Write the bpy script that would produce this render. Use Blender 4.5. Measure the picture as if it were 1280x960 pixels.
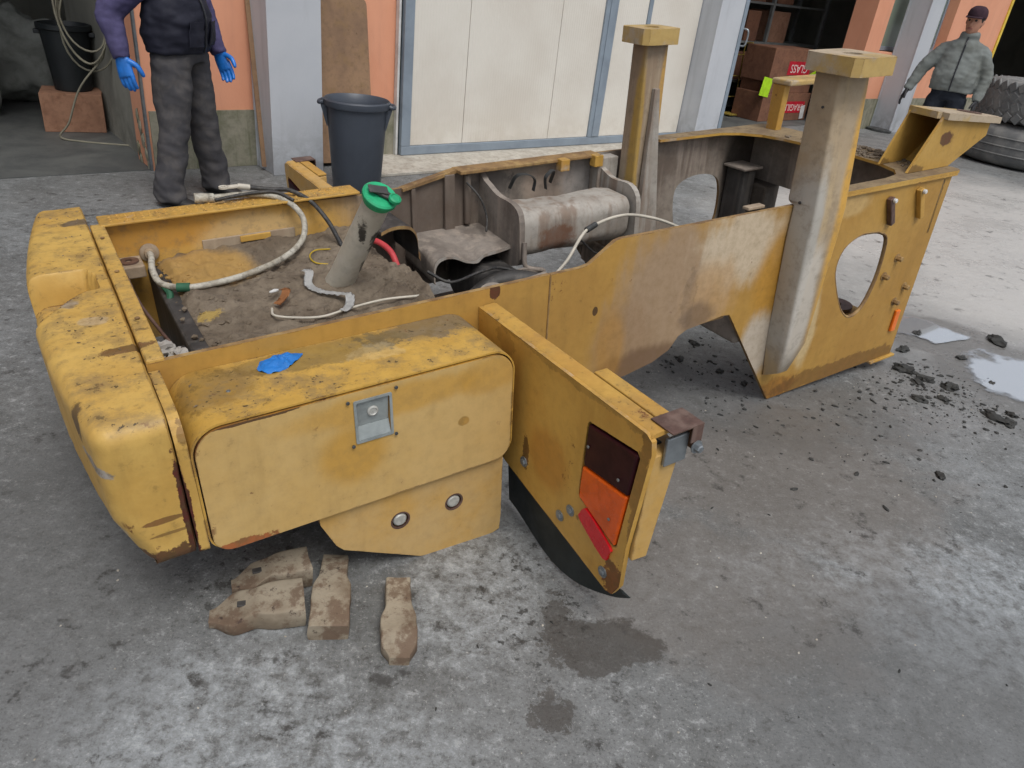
import bpy, bmesh, math, random
from mathutils import Vector, Matrix, noise
R = math.radians
random.seed(7)
scene = bpy.context.scene
for o in list(bpy.data.objects):
    bpy.data.objects.remove(o)

# ------------------------------------------------------------------ camera
PITCH, ROLL = R(28.94), R(6.96)
cam_d = bpy.data.cameras.new('camera')
cam_d.sensor_width = 36.0
cam_d.lens = 36.0 * 928.5 / 1280.0
cam_d.clip_start = 0.05
cam_d.clip_end = 2000
cam = bpy.data.objects.new('camera', cam_d)
scene.collection.objects.link(cam)
_F = Vector((0, math.cos(PITCH), -math.sin(PITCH)))
_U0 = Vector((0, math.sin(PITCH), math.cos(PITCH)))
_R0 = Vector((1, 0, 0))
_X = _R0 * math.cos(ROLL) + _U0 * math.sin(ROLL)
_Y = _U0 * math.cos(ROLL) - _R0 * math.sin(ROLL)
cam.matrix_world = Matrix(((_X.x, _Y.x, -_F.x, 0), (_X.y, _Y.y, -_F.y, 0), (_X.z, _Y.z, -_F.z, 1.6), (0, 0, 0, 1)))
scene.camera = cam

# ------------------------------------------------------------------ sky, sun, exposure
SUN_TO = Vector((0.30, -0.62, 1.25)).normalized()      # towards the sun, veiled by cloud
world = bpy.data.worlds.new('World')
scene.world = world
world.use_nodes = True
wn = world.node_tree
bg = wn.nodes['Background']
sky = wn.nodes.new('ShaderNodeTexSky')
sky.sky_type = 'NISHITA'
sky.sun_disc = False
sky.sun_elevation = math.asin(SUN_TO.z)
sky.sun_rotation = math.atan2(SUN_TO.x, SUN_TO.y)
sky.air_density = 1.0
sky.dust_density = 3.0
sky.ozone_density = 1.0
hs = wn.nodes.new('ShaderNodeHueSaturation')          # thin even overcast: the blue is washed out all over the sky
hs.inputs['Saturation'].default_value = 0.38
wn.links.new(sky.outputs['Color'], hs.inputs['Color'])
wn.links.new(hs.outputs['Color'], bg.inputs['Color'])
bg.inputs['Strength'].default_value = 0.13
sun_d = bpy.data.lights.new('sun', 'SUN')
sun_d.energy = 1.5
sun_d.angle = R(28)
sun_d.color = (1.0, 0.98, 0.94)
sun = bpy.data.objects.new('sun', sun_d)
scene.collection.objects.link(sun)
sun.rotation_euler = (-SUN_TO).to_track_quat('-Z', 'Y').to_euler()
scene.view_settings.view_transform = 'Standard'
scene.view_settings.look = 'None'
scene.view_settings.exposure = 0.15
scene.view_settings.gamma = 1.0
scene.view_settings.use_curve_mapping = False
cy = scene.cycles
cy.max_bounces = 6; cy.diffuse_bounces = 3; cy.glossy_bounces = 2; cy.transmission_bounces = 2; cy.transparent_max_bounces = 6
cy.caustics_reflective = False; cy.caustics_refractive = False
cy.use_adaptive_sampling = True; cy.adaptive_threshold = 0.02

# ------------------------------------------------------------------ object helpers
COL = scene.collection
def link(name, data, parent=None):
    o = bpy.data.objects.new(name, data)
    COL.objects.link(o)
    if parent is not None:
        o.parent = parent
    return o
def tag(o, label=None, cat=None, group=None, kind=None):
    if label: o['label'] = label
    if cat: o['category'] = cat
    if group: o['group'] = group
    if kind: o['kind'] = kind
    return o
def empty(name, loc=(0, 0, 0), rz=0.0, label=None, cat=None, group=None):
    o = link(name, None)
    o.location = loc
    o.rotation_euler = (0, 0, rz)
    o.empty_display_size = 0.1
    return tag(o, label, cat, group)
def mobj(name, bm, mats, parent=None, smooth=None, recalc=True):
    if recalc:
        bmesh.ops.recalc_face_normals(bm, faces=bm.faces)
    if smooth is not None:
        for f in bm.faces: f.smooth = True
        if smooth < 179:
            a = R(smooth)
            for e in bm.edges:
                if len(e.link_faces) == 2 and e.calc_face_angle(0.0) > a:
                    e.smooth = False
    me = bpy.data.meshes.new(name)
    bm.to_mesh(me); bm.free()
    for m in (mats if isinstance(mats, (list, tuple)) else [mats]):
        me.materials.append(m)
    return link(name, me, parent)
def NB(): return bmesh.new()
def bev(bm, geom_faces, w, seg=2):
    es = list({e for f in geom_faces for e in f.edges})
    bmesh.ops.bevel(bm, geom=es, offset=w, segments=seg, profile=0.5, affect='EDGES', clamp_overlap=True)
def box(bm, lo, hi, b=0.0, seg=2, mi=0, mat=None):
    x0, y0, z0 = lo; x1, y1, z1 = hi
    vs = [bm.verts.new(p) for p in ((x0,y0,z0),(x1,y0,z0),(x1,y1,z0),(x0,y1,z0),(x0,y0,z1),(x1,y0,z1),(x1,y1,z1),(x0,y1,z1))]
    if mat is not None:
        for v in vs: v.co = mat @ v.co
    fs = [bm.faces.new([vs[i] for i in q]) for q in ((0,3,2,1),(4,5,6,7),(0,1,5,4),(1,2,6,5),(2,3,7,6),(3,0,4,7))]
    for f in fs: f.material_index = mi
    if b > 0: bev(bm, fs, b, seg)
    return fs
def hexa(bm, pts, b=0.0, seg=2):
    vs = [bm.verts.new(p) for p in pts]     # 4 bottom (ccw), 4 top
    fs = [bm.faces.new([vs[i] for i in q]) for q in ((0,3,2,1),(4,5,6,7),(0,1,5,4),(1,2,6,5),(2,3,7,6),(3,0,4,7))]
    if b > 0: bev(bm, fs, b, seg)
    return fs
AX = {'y': lambda a, b, t: (a, t, b), 'x': lambda a, b, t: (t, a, b), 'z': lambda a, b, t: (a, b, t)}
def plate(bm, outline, t0, t1, ax='y', holes=(), b=0.0, edge_mi=0, face_mi=0):
    """outline polygon with holes, extruded from t0 to t1 along the axis"""
    P = AX[ax]
    loops = [outline] + list(holes)
    edges = []; rims = []
    for lp in loops:
        vs = [bm.verts.new(P(a, c, t0)) for a, c in lp]
        for i in range(len(vs)):
            edges.append(bm.edges.new((vs[i], vs[(i + 1) % len(vs)])))
    r = bmesh.ops.triangle_fill(bm, use_beauty=True, edges=edges)
    fs = [g for g in r['geom'] if isinstance(g, bmesh.types.BMFace)]
    ex = bmesh.ops.extrude_face_region(bm, geom=fs)
    nv = [g for g in ex['geom'] if isinstance(g, bmesh.types.BMVert)]
    d = Vector(P(0, 0, t1 - t0))
    bmesh.ops.translate(bm, vec=d, verts=nv)
    nf = [g for g in ex['geom'] if isinstance(g, bmesh.types.BMFace)]
    allf = set(fs) | set(nf)
    side = set()
    for v in nv:
        for f in v.link_faces:
            if f not in allf: side.add(f)
    for f in side: f.material_index = edge_mi
    for f in allf: f.material_index = face_mi
    return fs, nf, side
def rrect(x0, z0, x1, z1, r, n=6):
    if not isinstance(r, (list, tuple)): r = (r,) * 4
    out = []
    for (cx, cz, a0, rr) in ((x0 + r[0], z0 + r[0], 180, r[0]), (x1 - r[1], z0 + r[1], 270, r[1]), (x1 - r[2], z1 - r[2], 0, r[2]), (x0 + r[3], z1 - r[3], 90, r[3])):
        for i in range(n + 1):
            a = R(a0 + 90 * i / n)
            out.append((cx + rr * math.cos(a), cz + rr * math.sin(a)))
    return out
def smooth_loop(pts, n=4):
    out = []; m = len(pts)
    for i in range(m):
        p0, p1, p2, p3 = [Vector(pts[(i + k) % m]) for k in (-1, 0, 1, 2)]
        for j in range(n):
            t = j / n
            out.append(tuple(0.5 * ((2*p1) + (p2-p0)*t + (2*p0-5*p1+4*p2-p3)*t*t + (3*p1-p0-3*p2+p3)*t*t*t)))
    return out
def spline(pts, n=8):
    pts = [Vector(p) for p in pts]; out = []
    q = [pts[0]*2 - pts[1]] + pts + [pts[-1]*2 - pts[-2]]
    for i in range(len(pts) - 1):
        p0, p1, p2, p3 = q[i:i+4]
        for j in range(n):
            t = j / n
            out.append(0.5 * ((2*p1) + (p2-p0)*t + (2*p0-5*p1+4*p2-p3)*t*t + (3*p1-p0-3*p2+p3)*t*t*t))
    out.append(pts[-1]); return out
def tube(bm, pts, r, seg=10, mi=0, closed=False):
    pts = [Vector(p) for p in pts]; n = len(pts); rings = []
    up = Vector((0.13, 0.21, 0.97)); t0 = None
    rad = r if isinstance(r, (list, tuple)) else [r] * n
    for i, p in enumerate(pts):
        a = pts[max(i - 1, 0)]; b_ = pts[min(i + 1, n - 1)]
        if closed: a = pts[i - 1]; b_ = pts[(i + 1) % n]
        t = (b_ - a).normalized()
        u = up - t * up.dot(t)
        if u.length < 1e-4: u = Vector((1, 0, 0)) - t * t.x
        u.normalize(); up = u
        v = t.cross(u)
        rings.append([bm.verts.new(p + (u * math.cos(2*math.pi*k/seg) + v * math.sin(2*math.pi*k/seg)) * rad[i]) for k in range(seg)])
    m = n if closed else n - 1
    for i in range(m):
        A, B = rings[i], rings[(i + 1) % n]
        for k in range(seg):
            f = bm.faces.new((A[k], A[(k+1) % seg], B[(k+1) % seg], B[k])); f.material_index = mi
    if not closed:
        for g in (rings[0], rings[-1]):
            f = bm.faces.new(g); f.material_index = mi
def cyl(bm, p0, p1, r0, r1=None, seg=20, mi=0):
    tube(bm, [p0, p1], [r0, r0 if r1 is None else r1], seg, mi)
def lathe(bm, prof, seg=32, M=None, mi=0, closed=False):
    M = M or Matrix(); rings = []
    for r, z in prof:
        if r < 1e-5: rings.append([bm.verts.new(M @ Vector((0, 0, z)))])
        else: rings.append([bm.verts.new(M @ Vector((r*math.cos(2*math.pi*k/seg), r*math.sin(2*math.pi*k/seg), z))) for k in range(seg)])
    idx = list(range(len(rings) - 1)) + ([len(rings) - 1] if closed else [])
    for i in idx:
        A, B = rings[i], rings[(i + 1) % len(rings)]
        for k in range(seg):
            k2 = (k + 1) % seg
            if len(A) == 1 and len(B) == 1: continue
            if len(A) == 1: q = (A[0], B[k2], B[k])
            elif len(B) == 1: q = (A[k], A[k2], B[0])
            else: q = (A[k], A[k2], B[k2], B[k])
            f = bm.faces.new(q); f.material_index = mi
def frame(p, d):
    d = Vector(d).normalized()
    return Matrix.Translation(Vector(p)) @ d.to_track_quat('Z', 'Y').to_matrix().to_4x4()
def rock(bm, c, r, sx=1, sy=1, sz=0.6, rz=0, sub=2, amp=0.35, seed=0, mi=0):
    g = bmesh.ops.create_icosphere(bm, subdivisions=sub, radius=1.0)
    ca, sa = math.cos(rz), math.sin(rz)
    for v in g['verts']:
        p = v.co.copy()
        k = 1 + amp * noise.noise(p * 1.6 + Vector((seed * 7.1, seed * 3.3, seed))) + amp * 0.5 * noise.noise(p * 4 + Vector((seed, seed * 5.0, 2)))
        p = Vector((p.x * sx, p.y * sy, p.z * sz)) * (r * k)
        v.co = Vector((p.x * ca - p.y * sa, p.x * sa + p.y * ca, p.z)) + Vector(c)

_t = bmesh.new(); bmesh.ops.create_icosphere(_t, subdivisions=1, radius=1.0)
ICO_V = [v.co.copy() for v in _t.verts]; ICO_F = [tuple(v.index for v in f.verts) for f in _t.faces]; _t.free()
class Crumbs:
    """thousands of small angular lumps gathered into one mesh"""
    def __init__(s): s.v = []; s.f = []
    def add(s, c, r, sx=1.0, sy=1.0, sz=0.6, rz=0.0, amp=0.4, seed=0):
        b0 = len(s.v); ca, sa = math.cos(rz), math.sin(rz); q = random.Random(seed)
        for p in ICO_V:
            k = r * (1 + amp * q.uniform(-0.9, 0.6)); x, y, z = p.x*sx*k, p.y*sy*k, p.z*sz*k
            s.v.append((x*ca - y*sa + c[0], x*sa + y*ca + c[1], z + c[2]))
        s.f += [(a + b0, b + b0, c_ + b0) for a, b, c_ in ICO_F]
    def build(s, name, mat, parent=None):
        me = bpy.data.meshes.new(name); me.from_pydata(s.v, [], s.f); me.materials.append(mat)
        return link(name, me, parent)

# ------------------------------------------------------------------ material helpers
def lin(*c):
    return tuple(((x/255.0)/12.92 if x/255.0 <= 0.04045 else ((x/255.0+0.055)/1.055)**2.4) for x in c)
class NT:
    def __init__(s, name, coord='Object'):
        s.m = bpy.data.materials.new(name); s.m.use_nodes = True
        s.t = s.m.node_tree; s.N = s.t.nodes; s.L = s.t.links
        s.bsdf = s.N['Principled BSDF']
        tc = s.N.new('ShaderNodeTexCoord'); s.co = tc.outputs[coord]
    def put(s, sock, v):
        if isinstance(v, bpy.types.NodeSocket): s.L.new(v, sock)
        elif v is not None:
            if isinstance(v, (tuple, list)) and len(v) == 3 and sock.type == 'RGBA': v = (*v, 1)
            sock.default_value = v
    def map(s, sc=(1, 1, 1), loc=(0, 0, 0), rot=(0, 0, 0), vec=None):
        n = s.N.new('ShaderNodeMapping'); s.L.new(vec or s.co, n.inputs[0])
        n.inputs['Scale'].default_value = sc; n.inputs['Location'].default_value = loc; n.inputs['Rotation'].default_value = rot
        return n.outputs[0]
    def noise(s, scale, detail=4, rough=0.55, dist=0.0, vec=None, sc=None, off=0.0):
        if sc or off: vec = s.map(sc or (1, 1, 1), (off, off * 1.7, off * 0.6), vec=vec)
        n = s.N.new('ShaderNodeTexNoise'); s.L.new(vec or s.co, n.inputs['Vector'])
        n.inputs['Scale'].default_value = scale; n.inputs['Detail'].default_value = detail
        n.inputs['Roughness'].default_value = rough; n.inputs['Distortion'].default_value = dist
        return n.outputs['Fac']
    def vor(s, scale, vec=None, feat='F1', out='Distance', rnd=1.0):
        n = s.N.new('ShaderNodeTexVoronoi'); n.feature = feat; s.L.new(vec or s.co, n.inputs['Vector'])
        n.inputs['Scale'].default_value = scale; n.inputs['Randomness'].default_value = rnd
        return n.outputs[out]
    def ramp(s, x, lo, hi, a=0.0, b=1.0, smooth=True):
        n = s.N.new('ShaderNodeMapRange'); n.interpolation_type = 'SMOOTHSTEP' if smooth else 'LINEAR'
        s.put(n.inputs[0], x)
        n.inputs[1].default_value = lo; n.inputs[2].default_value = hi; n.inputs[3].default_value = a; n.inputs[4].default_value = b
        if lo > hi:
            n.inputs[1].default_value = hi; n.inputs[2].default_value = lo; n.inputs[3].default_value = b; n.inputs[4].default_value = a
        return n.outputs[0]
    def mth(s, op, a, b=0.0, clamp=False):
        n = s.N.new('ShaderNodeMath'); n.operation = op; n.use_clamp = clamp
        s.put(n.inputs[0], a); s.put(n.inputs[1], b); return n.outputs[0]
    def mul(s, *a):
        r = a[0]
        for x in a[1:]: r = s.mth('MULTIPLY', r, x)
        return r
    def mx(s, a, b): return s.mth('MAXIMUM', a, b)
    def mix(s, f, a, b, mode='MIX'):
        n = s.N.new('ShaderNodeMix'); n.data_type = 'RGBA'; n.blend_type = mode
        s.put(n.inputs[0], f); s.put(n.inputs[6], a); s.put(n.inputs[7], b); return n.outputs[2]
    def sep(s, vec=None):
        n = s.N.new('ShaderNodeSeparateXYZ'); s.L.new(vec or s.co, n.inputs[0]); return n.outputs
    def ell(s, c, r, nz=None, amp=0.8, lo=1.15, hi=0.7):
        n = s.N.new('ShaderNodeMapping'); n.vector_type = 'POINT'
        s.L.new(s.co, n.inputs[0])
        n.inputs['Scale'].default_value = tuple(1.0 / q for q in r)
        n.inputs['Location'].default_value = tuple(-p / q for p, q in zip(c, r))
        l = s.N.new('ShaderNodeVectorMath'); l.operation = 'LENGTH'; s.L.new(n.outputs[0], l.inputs[0])
        d = l.outputs['Value']
        if nz is not None:
            d = s.mth('ADD', d, s.mul(s.mth('SUBTRACT', nz, 0.5), amp))
        return s.ramp(d, lo, hi)
    def up(s, lo=0.3, hi=0.9):
        g = s.N.new('ShaderNodeNewGeometry'); z = s.sep(g.outputs['Normal'])[2]
        return s.ramp(z, lo, hi)
    def done(s, col, rough=0.6, bump=None, bstr=0.3, bdist=0.01, metal=0.0, spec=None, **kw):
        b = s.bsdf
        s.put(b.inputs['Base Color'], col); s.put(b.inputs['Roughness'], rough); s.put(b.inputs['Metallic'], metal)
        if spec is not None: s.put(b.inputs['Specular IOR Level'], spec)
        for k, v in kw.items(): s.put(b.inputs[k.replace('_', ' ')], v)
        if bump is not None:
            n = s.N.new('ShaderNodeBump'); n.inputs['Strength'].default_value = bstr; n.inputs['Distance'].default_value = bdist
            s.L.new(bump, n.inputs['Height']); s.L.new(n.outputs[0], b.inputs['Normal'])
        return s.m

YEL = lin(196, 156, 76); YPALE = lin(192, 161, 108); YDEEP = lin(178, 134, 62)
RUST = lin(92, 45, 26); DIRT = lin(84, 72, 60); GREY = lin(150, 143, 134); PRIM = lin(178, 166, 150)
def paint(name, base=YEL, base2=YDEEP, worn=PRIM, wornamt=0.0, dirt=0.5, rust=0.5, patches=(), rough=0.5, topdirt=1.0, wear_scale=2.5, edge=0.0):
    n = NT(name)
    big = n.noise(2.4, 7, 0.68, off=3.0)
    fine = n.noise(30, 5, 0.72, off=7.0)
    streak = n.noise(5, 4, 0.6, sc=(3.0, 3.0, 0.35), off=1.3)
    spot = n.noise(11, 6, 0.75, off=6.0)
    up = n.up(0.35, 0.9)
    soft = n.mth('ADD', n.mul(big, 0.55), n.mth('ADD', n.mul(spot, 0.1), n.mul(streak, 0.35))) if patches else None
    col = n.mix(n.ramp(big, 0.36, 0.66), base, base2)
    col = n.mix(n.mul(n.ramp(streak, 0.5, 0.75), 0.3), col, tuple(x * 0.62 for x in base2))
    if wornamt > 0:
        w = n.ramp(big, 0.66 - wornamt * 0.25, 0.76 - wornamt * 0.25)
        col = n.mix(n.mul(w, 0.8), col, worn)
    for i, (c, r, pc, amt, nsc, namp) in enumerate(patches):
        kk = 0 if nsc < 7 else 1 if nsc < 18 else 2
        m = n.ell(c, r, (soft, spot, spot)[kk], namp * (2.2, 1.6, 1.7)[kk], *((1.15, 0.60), (1.1, 0.82), (1.05, 0.93))[kk])
        col = n.mix(n.mul(m, amt), col, n.mix(n.ramp(fine, 0.38, 0.62), pc, tuple(x * (0.92, 0.6, 0.42)[kk] for x in pc)))
    # dust on upward faces, scattered dirt crumbs, rust spots
    du = n.mul(up, n.ramp(spot, 0.42, 0.66), 0.6 * dirt * topdirt)
    col = n.mix(du, col, lin(122, 104, 74))
    sp = n.mul(n.ramp(fine, 0.63 - 0.04 * dirt, 0.69 - 0.03 * dirt), n.ramp(big, 0.42, 0.62))
    col = n.mix(n.mul(sp, 0.8, n.mth('ADD', n.mul(up, 0.7), 0.3)), col, lin(54, 44, 34))
    fk = n.mul(n.ramp(n.noise(75, 3, 0.6, off=13.0), 0.62, 0.66), n.ramp(spot, 0.44, 0.58), up, min(1.0, 0.9 * dirt))
    col = n.mix(n.mul(fk, 0.9), col, lin(44, 36, 28))
    rs = n.mul(n.ramp(spot, 0.66 - 0.05 * rust, 0.70 - 0.05 * rust), n.ramp(streak, 0.46, 0.6))
    col = n.mix(n.mul(rs, 0.8), col, RUST)
    col = n.mix(n.mul(n.ramp(fine, 0.38, 0.72), 0.2), col, tuple(x * 0.45 for x in base))
    if edge:
        bv = n.N.new('ShaderNodeBevel'); bv.samples = 4; bv.inputs['Radius'].default_value = 0.007
        ge = n.N.new('ShaderNodeNewGeometry'); dt = n.N.new('ShaderNodeVectorMath'); dt.operation = 'DOT_PRODUCT'
        n.L.new(bv.outputs[0], dt.inputs[0]); n.L.new(ge.outputs['Normal'], dt.inputs[1])
        ew = n.mul(n.ramp(n.mth('SUBTRACT', 1.0, dt.outputs['Value']), 0.012, 0.10), n.ramp(spot, 0.50, 0.58), edge)
        col = n.mix(ew, col, lin(78, 46, 32)); rs = n.mx(rs, ew)
    ro = n.mx(n.ramp(big, 0.3, 0.75, rough - 0.1, rough + 0.22), n.mul(n.mx(rs, sp), 0.85))
    return n.done(col, ro, n.noise(26, 4, 0.7, off=5.0), 0.22, 0.004)
MT = {}
MT['paint'] = paint('yellow_paint', rust=0.6)
MT['paint_pale'] = paint('pale_yellow_paint', YPALE, lin(194, 152, 78), dirt=0.35, rust=0.2, edge=0.8)
MT['paint_edge'] = paint('chipped_yellow_edge', lin(196, 156, 76), lin(170, 126, 54), wornamt=0.5, dirt=0.9, rust=1.2)
# counterweight: scuffed yellow with grey scrapes, rusty bottom corner
MAR = lin(84, 30, 22)
n_cw = [((-0.12, -0.27, 0.275), (0.13, 0.10, 0.05), lin(78, 42, 28), 0.9, 20, 1.8), ((-0.17, -0.26, 0.36), (0.04, 0.10, 0.08), lin(186, 168, 142), 0.7, 9, 1.2),
        ((-0.15, -0.2, 0.56), (0.03, 0.1, 0.02), lin(165, 160, 155), 0.9, 20, 1.2), ((-0.165, -0.14, 0.63), (0.022, 0.04, 0.04), lin(66, 52, 44), 0.85, 16, 1.4),
        ((-0.03, 0.09, 0.67), (0.07, 0.022, 0.05), lin(84, 40, 30), 0.8, 20, 1.6), ((-0.02, 1.17, 0.67), (0.07, 0.035, 0.06), lin(96, 86, 78), 0.9, 12, 1.2),
        ((-0.13, 0.45, 0.62), (0.04, 0.04, 0.09), lin(158, 148, 138), 0.8, 14, 1.2), ((-0.08, 0.3, 0.67), (0.04, 0.03, 0.05), lin(172, 160, 146), 0.5, 14, 1.2),
        ((-0.006, -0.27, 0.40), (0.013, 0.06, 0.17), MAR, 1.0, 20, 1.4), ((-0.06, -0.28, 0.405), (0.055, 0.05, 0.008), MAR, 0.7, 20, 1.2), ((-0.05, -0.28, 0.365), (0.05, 0.05, 0.005), MAR, 0.6, 20, 1.2),
        ((0.02, -0.2, 0.60), (0.012, 0.1, 0.03), lin(90, 54, 30), 0.6, 20, 1.8)]
MT['paint_cw'] = paint('counterweight_paint', lin(203, 167, 92), lin(186, 147, 72), dirt=1.1, rust=0.8, patches=n_cw, edge=0.85)
n_tb = [((0.76, -0.05, 0.62), (0.20, 0.07, 0.05), lin(100, 95, 88), 0.8, 9, 1.8), ((0.42, -0.06, 0.62), (0.3, 0.06, 0.05), lin(104, 92, 60), 0.6, 9, 1.5),
        ((0.55, -0.12, 0.62), (0.06, 0.04, 0.05), lin(196, 178, 140), 0.3, 10, 2.6), ((0.12, -0.1, 0.62), (0.12, 0.1, 0.06), lin(96, 70, 36), 0.5, 16, 1.5)]
MT['paint_tool'] = paint('toolbox_paint', lin(199, 159, 76), lin(182, 142, 62), dirt=1.2, rust=0.7, patches=n_tb, edge=0.9)
n_dr = [((0.41, -0.27, 0.42), (0.11, 0.1, 0.10), lin(186, 142, 60), 0.8, 5, 0.4), ((0.52, -0.27, 0.55), (0.3, 0.1, 0.05), lin(190, 146, 64), 0.7, 4, 0.7),
        ((0.83, -0.27, 0.55), (0.12, 0.1, 0.06), lin(188, 144, 64), 0.6, 5, 0.8), ((0.74, -0.27, 0.42), (0.02, 0.1, 0.016), lin(166, 124, 48), 0.7, 14, 0.6),
        ((0.07, -0.27, 0.25), (0.09, 0.1, 0.02), lin(150, 62, 26), 0.8, 18, 1.6), ((0.17, -0.27, 0.606), (0.10, 0.1, 0.006), lin(70, 36, 24), 0.9, 20, 1.2)]
MT['paint_door'] = paint('toolbox_door_paint', lin(198, 167, 110), lin(192, 158, 96), dirt=0.25, rust=0.25, patches=n_dr, rough=0.45, edge=0.7)
n_sp = [((1.76, 0, 0.46), (0.30, 0.2, 0.34), lin(158, 136, 114), 0.85, 3.2, 0.8), ((1.55, 0, 0.34), (0.16, 0.2, 0.2), lin(150, 122, 92), 0.6, 3.2, 0.9), ((2.13, 0, 0.62), (0.28, 0.2, 0.19), lin(200, 184, 160), 0.9, 3.6, 1.1),
        ((1.98, 0, 0.45), (0.16, 0.2, 0.16), lin(184, 150, 108), 0.7, 4.0, 0.9), ((1.66, 0, 0.21), (0.24, 0.2, 0.09), lin(104, 78, 58), 0.75, 5.0, 1.0),
        ((1.93, 0, 0.37), (0.10, 0.2, 0.07), lin(96, 78, 66), 0.6, 6, 1.0), ((1.86, 0, 0.46), (0.04, 0.2, 0.12), lin(112, 96, 82), 0.3, 12, 1.8),
        ((2.34, 0, 0.47), (0.13, 0.2, 0.22), lin(184, 136, 54), 0.9, 5.0, 0.7), ((2.33, 0, 0.14), (0.13, 0.2, 0.17), lin(190, 182, 170), 0.85, 5, 0.8),
        ((2.66, 0, 0.13), (0.07, 0.2, 0.20), lin(206, 186, 144), 0.7, 5, 0.9), ((2.52, 0, -0.14), (0.14, 0.2, 0.07), lin(150, 98, 34), 0.7, 7, 1.0),
        ((2.95, 0, -0.15), (0.6, 0.2, 0.05), lin(96, 62, 32), 0.6, 9, 1.4), ((2.75, 0, 0.70), (0.12, 0.2, 0.06), lin(204, 178, 128), 0.5, 6, 0.9),
        ((1.41, 0, 0.50), (0.012, 0.2, 0.018), lin(70, 44, 26), 0.9, 30, 0.4), ((1.0, 0, 0.66), (0.02, 0.2, 0.03), lin(74, 26, 22), 0.9, 40, 0.8),
        ((1.5, 0, 0.34), (0.07, 0.2, 0.16), lin(176, 128, 52), 0.5, 5, 1.0)]
MT['paint_side'] = paint('side_panel_paint', lin(180, 140, 68), lin(166, 126, 60), dirt=0.5, rust=0.35, patches=n_sp, rough=0.55, edge=0.7)
n_fd = [((0.94, -0.75, 0.10), (0.1, 0.05, 0.07), lin(112, 58, 30), 0.85, 20, 2.0), ((0.94, -0.30, 0.24), (0.1, 0.02, 0.06), lin(84, 46, 26), 0.8, 20, 2.4), ((0.94, -0.15, 0.58), (0.1, 0.05, 0.03), lin(104, 66, 34), 0.3, 20, 2.6), ((0.94, -0.79, 0.45), (0.1, 0.02, 0.2), lin(120, 78, 36), 0.6, 20, 2.4),
        ((0.94, -0.42, 0.30), (0.1, 0.10, 0.10), lin(176, 118, 44), 0.6, 5, 1.0), ((0.97, -0.45, 0.62), (0.1, 0.4, 0.02), lin(150, 116, 56), 0.5, 20, 2.0)]
MT['paint_fender'] = paint('fender_paint', lin(200, 157, 76), lin(186, 140, 62), dirt=0.5, rust=0.6, patches=n_fd, edge=0.9)
n_rr = [((3.2, 0, 0.5), (0.6, 0.4, 0.5), lin(192, 146, 58), 0.6, 3, 0.6)]
def flaky(name, c1, c2, c3, sc=3.0, rough=0.75, streak=True, bstr=0.4, patches=(), metal=0.0):
    n = NT(name)
    a = n.noise(sc, 7, 0.68); f = n.noise(max(24, sc * 5), 5, 0.72, off=5.0)
    v = n.noise(4, 4, 0.6, sc=(4, 4, 0.3), off=2.0) if streak else n.noise(sc * 3.3, 6, 0.7, off=4.0)
    col = n.mix(n.ramp(a, 0.38, 0.66), c1, c2)
    col = n.mix(n.mul(n.ramp(v, 0.48, 0.68), 0.75), col, c3)
    for (c, r, pc, amt, nsc, namp) in patches:
        col = n.mix(n.mul(n.ell(c, r, a if nsc < 8 else f, namp * 1.4), amt), col, pc)
    col = n.mix(n.mul(n.ramp(f, 0.45, 0.72), 0.4), col, tuple(x * 0.4 for x in c1))
    return n.done(col, rough, n.noise(max(18, sc * 4), 4, 0.7, off=5.0), bstr, 0.005, metal)
MT['bare'] = flaky('worn_grey_metal', lin(140, 131, 122), lin(104, 95, 87), lin(156, 144, 132))
MT['tank'] = flaky('grey_dusty_tank', lin(168, 163, 155), lin(146, 138, 128), lin(122, 102, 86), 4, patches=[((1.80, 0.8, 0.45), (0.1, 0.2, 0.07), lin(104, 68, 46), 0.8, 9, 1.0)])
MT['darkmetal'] = flaky('dark_greasy_metal', lin(66, 64, 63), lin(46, 44, 42), lin(92, 88, 84), 5, 0.6)
MT['edge_rust'] = flaky('rusty_cut_edge', lin(146, 116, 74), lin(108, 82, 56), lin(170, 142, 92), 9)
n_far = [((0.35, 1.12, 0.5), (0.7, 0.4, 0.35), lin(198, 154, 74), 0.97, 2.5, 0.3), ((0.2, 1.1, 0.6), (0.3, 0.4, 0.06), lin(176, 122, 40), 0.5, 5, 0.9),
         ((0.55, 1.1, 0.56), (0.22, 0.4, 0.1), lin(204, 178, 132), 0.6, 4, 0.8), ((3.3, 1.1, 0.45), (0.14, 0.5, 0.4), lin(40, 34, 28), 0.9, 5, 0.9),
         ((1.3, 1.1, 0.5), (0.3, 0.4, 0.3), lin(86, 72, 62), 0.7, 5, 1.2), ((1.65, 1.1, 0.62), (0.12, 0.4, 0.1), lin(74, 70, 68), 0.7, 9, 1.4), ((1.98, 1.1, 0.58), (0.16, 0.4, 0.1), lin(168, 150, 134), 0.8, 6, 0.6),
         ((2.2, 1.1, 0.6), (0.15, 0.4, 0.2), lin(150, 148, 146), 0.6, 5, 0.8), ((3.05, 1.1, 0.25), (0.1, 0.4, 0.15), lin(150, 104, 40), 0.6, 7, 1.1)]
MT['far_panel'] = flaky('far_side_panel', lin(146, 136, 125), lin(106, 94, 84), lin(164, 152, 140), 3, patches=n_far)
n_post = [((2.55, -0.05, 0.7), (0.075, 0.4, 0.75), lin(204, 156, 66), 0.95, 4, 0.5), ((2.36, -0.06, 0.45), (0.05, 0.2, 0.5), lin(172, 170, 164), 0.85, 5, 0.6), ((2.42, -0.12, 0.3), (0.07, 0.06, 0.35), lin(198, 192, 182), 0.8, 6, 0.6)]
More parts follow.
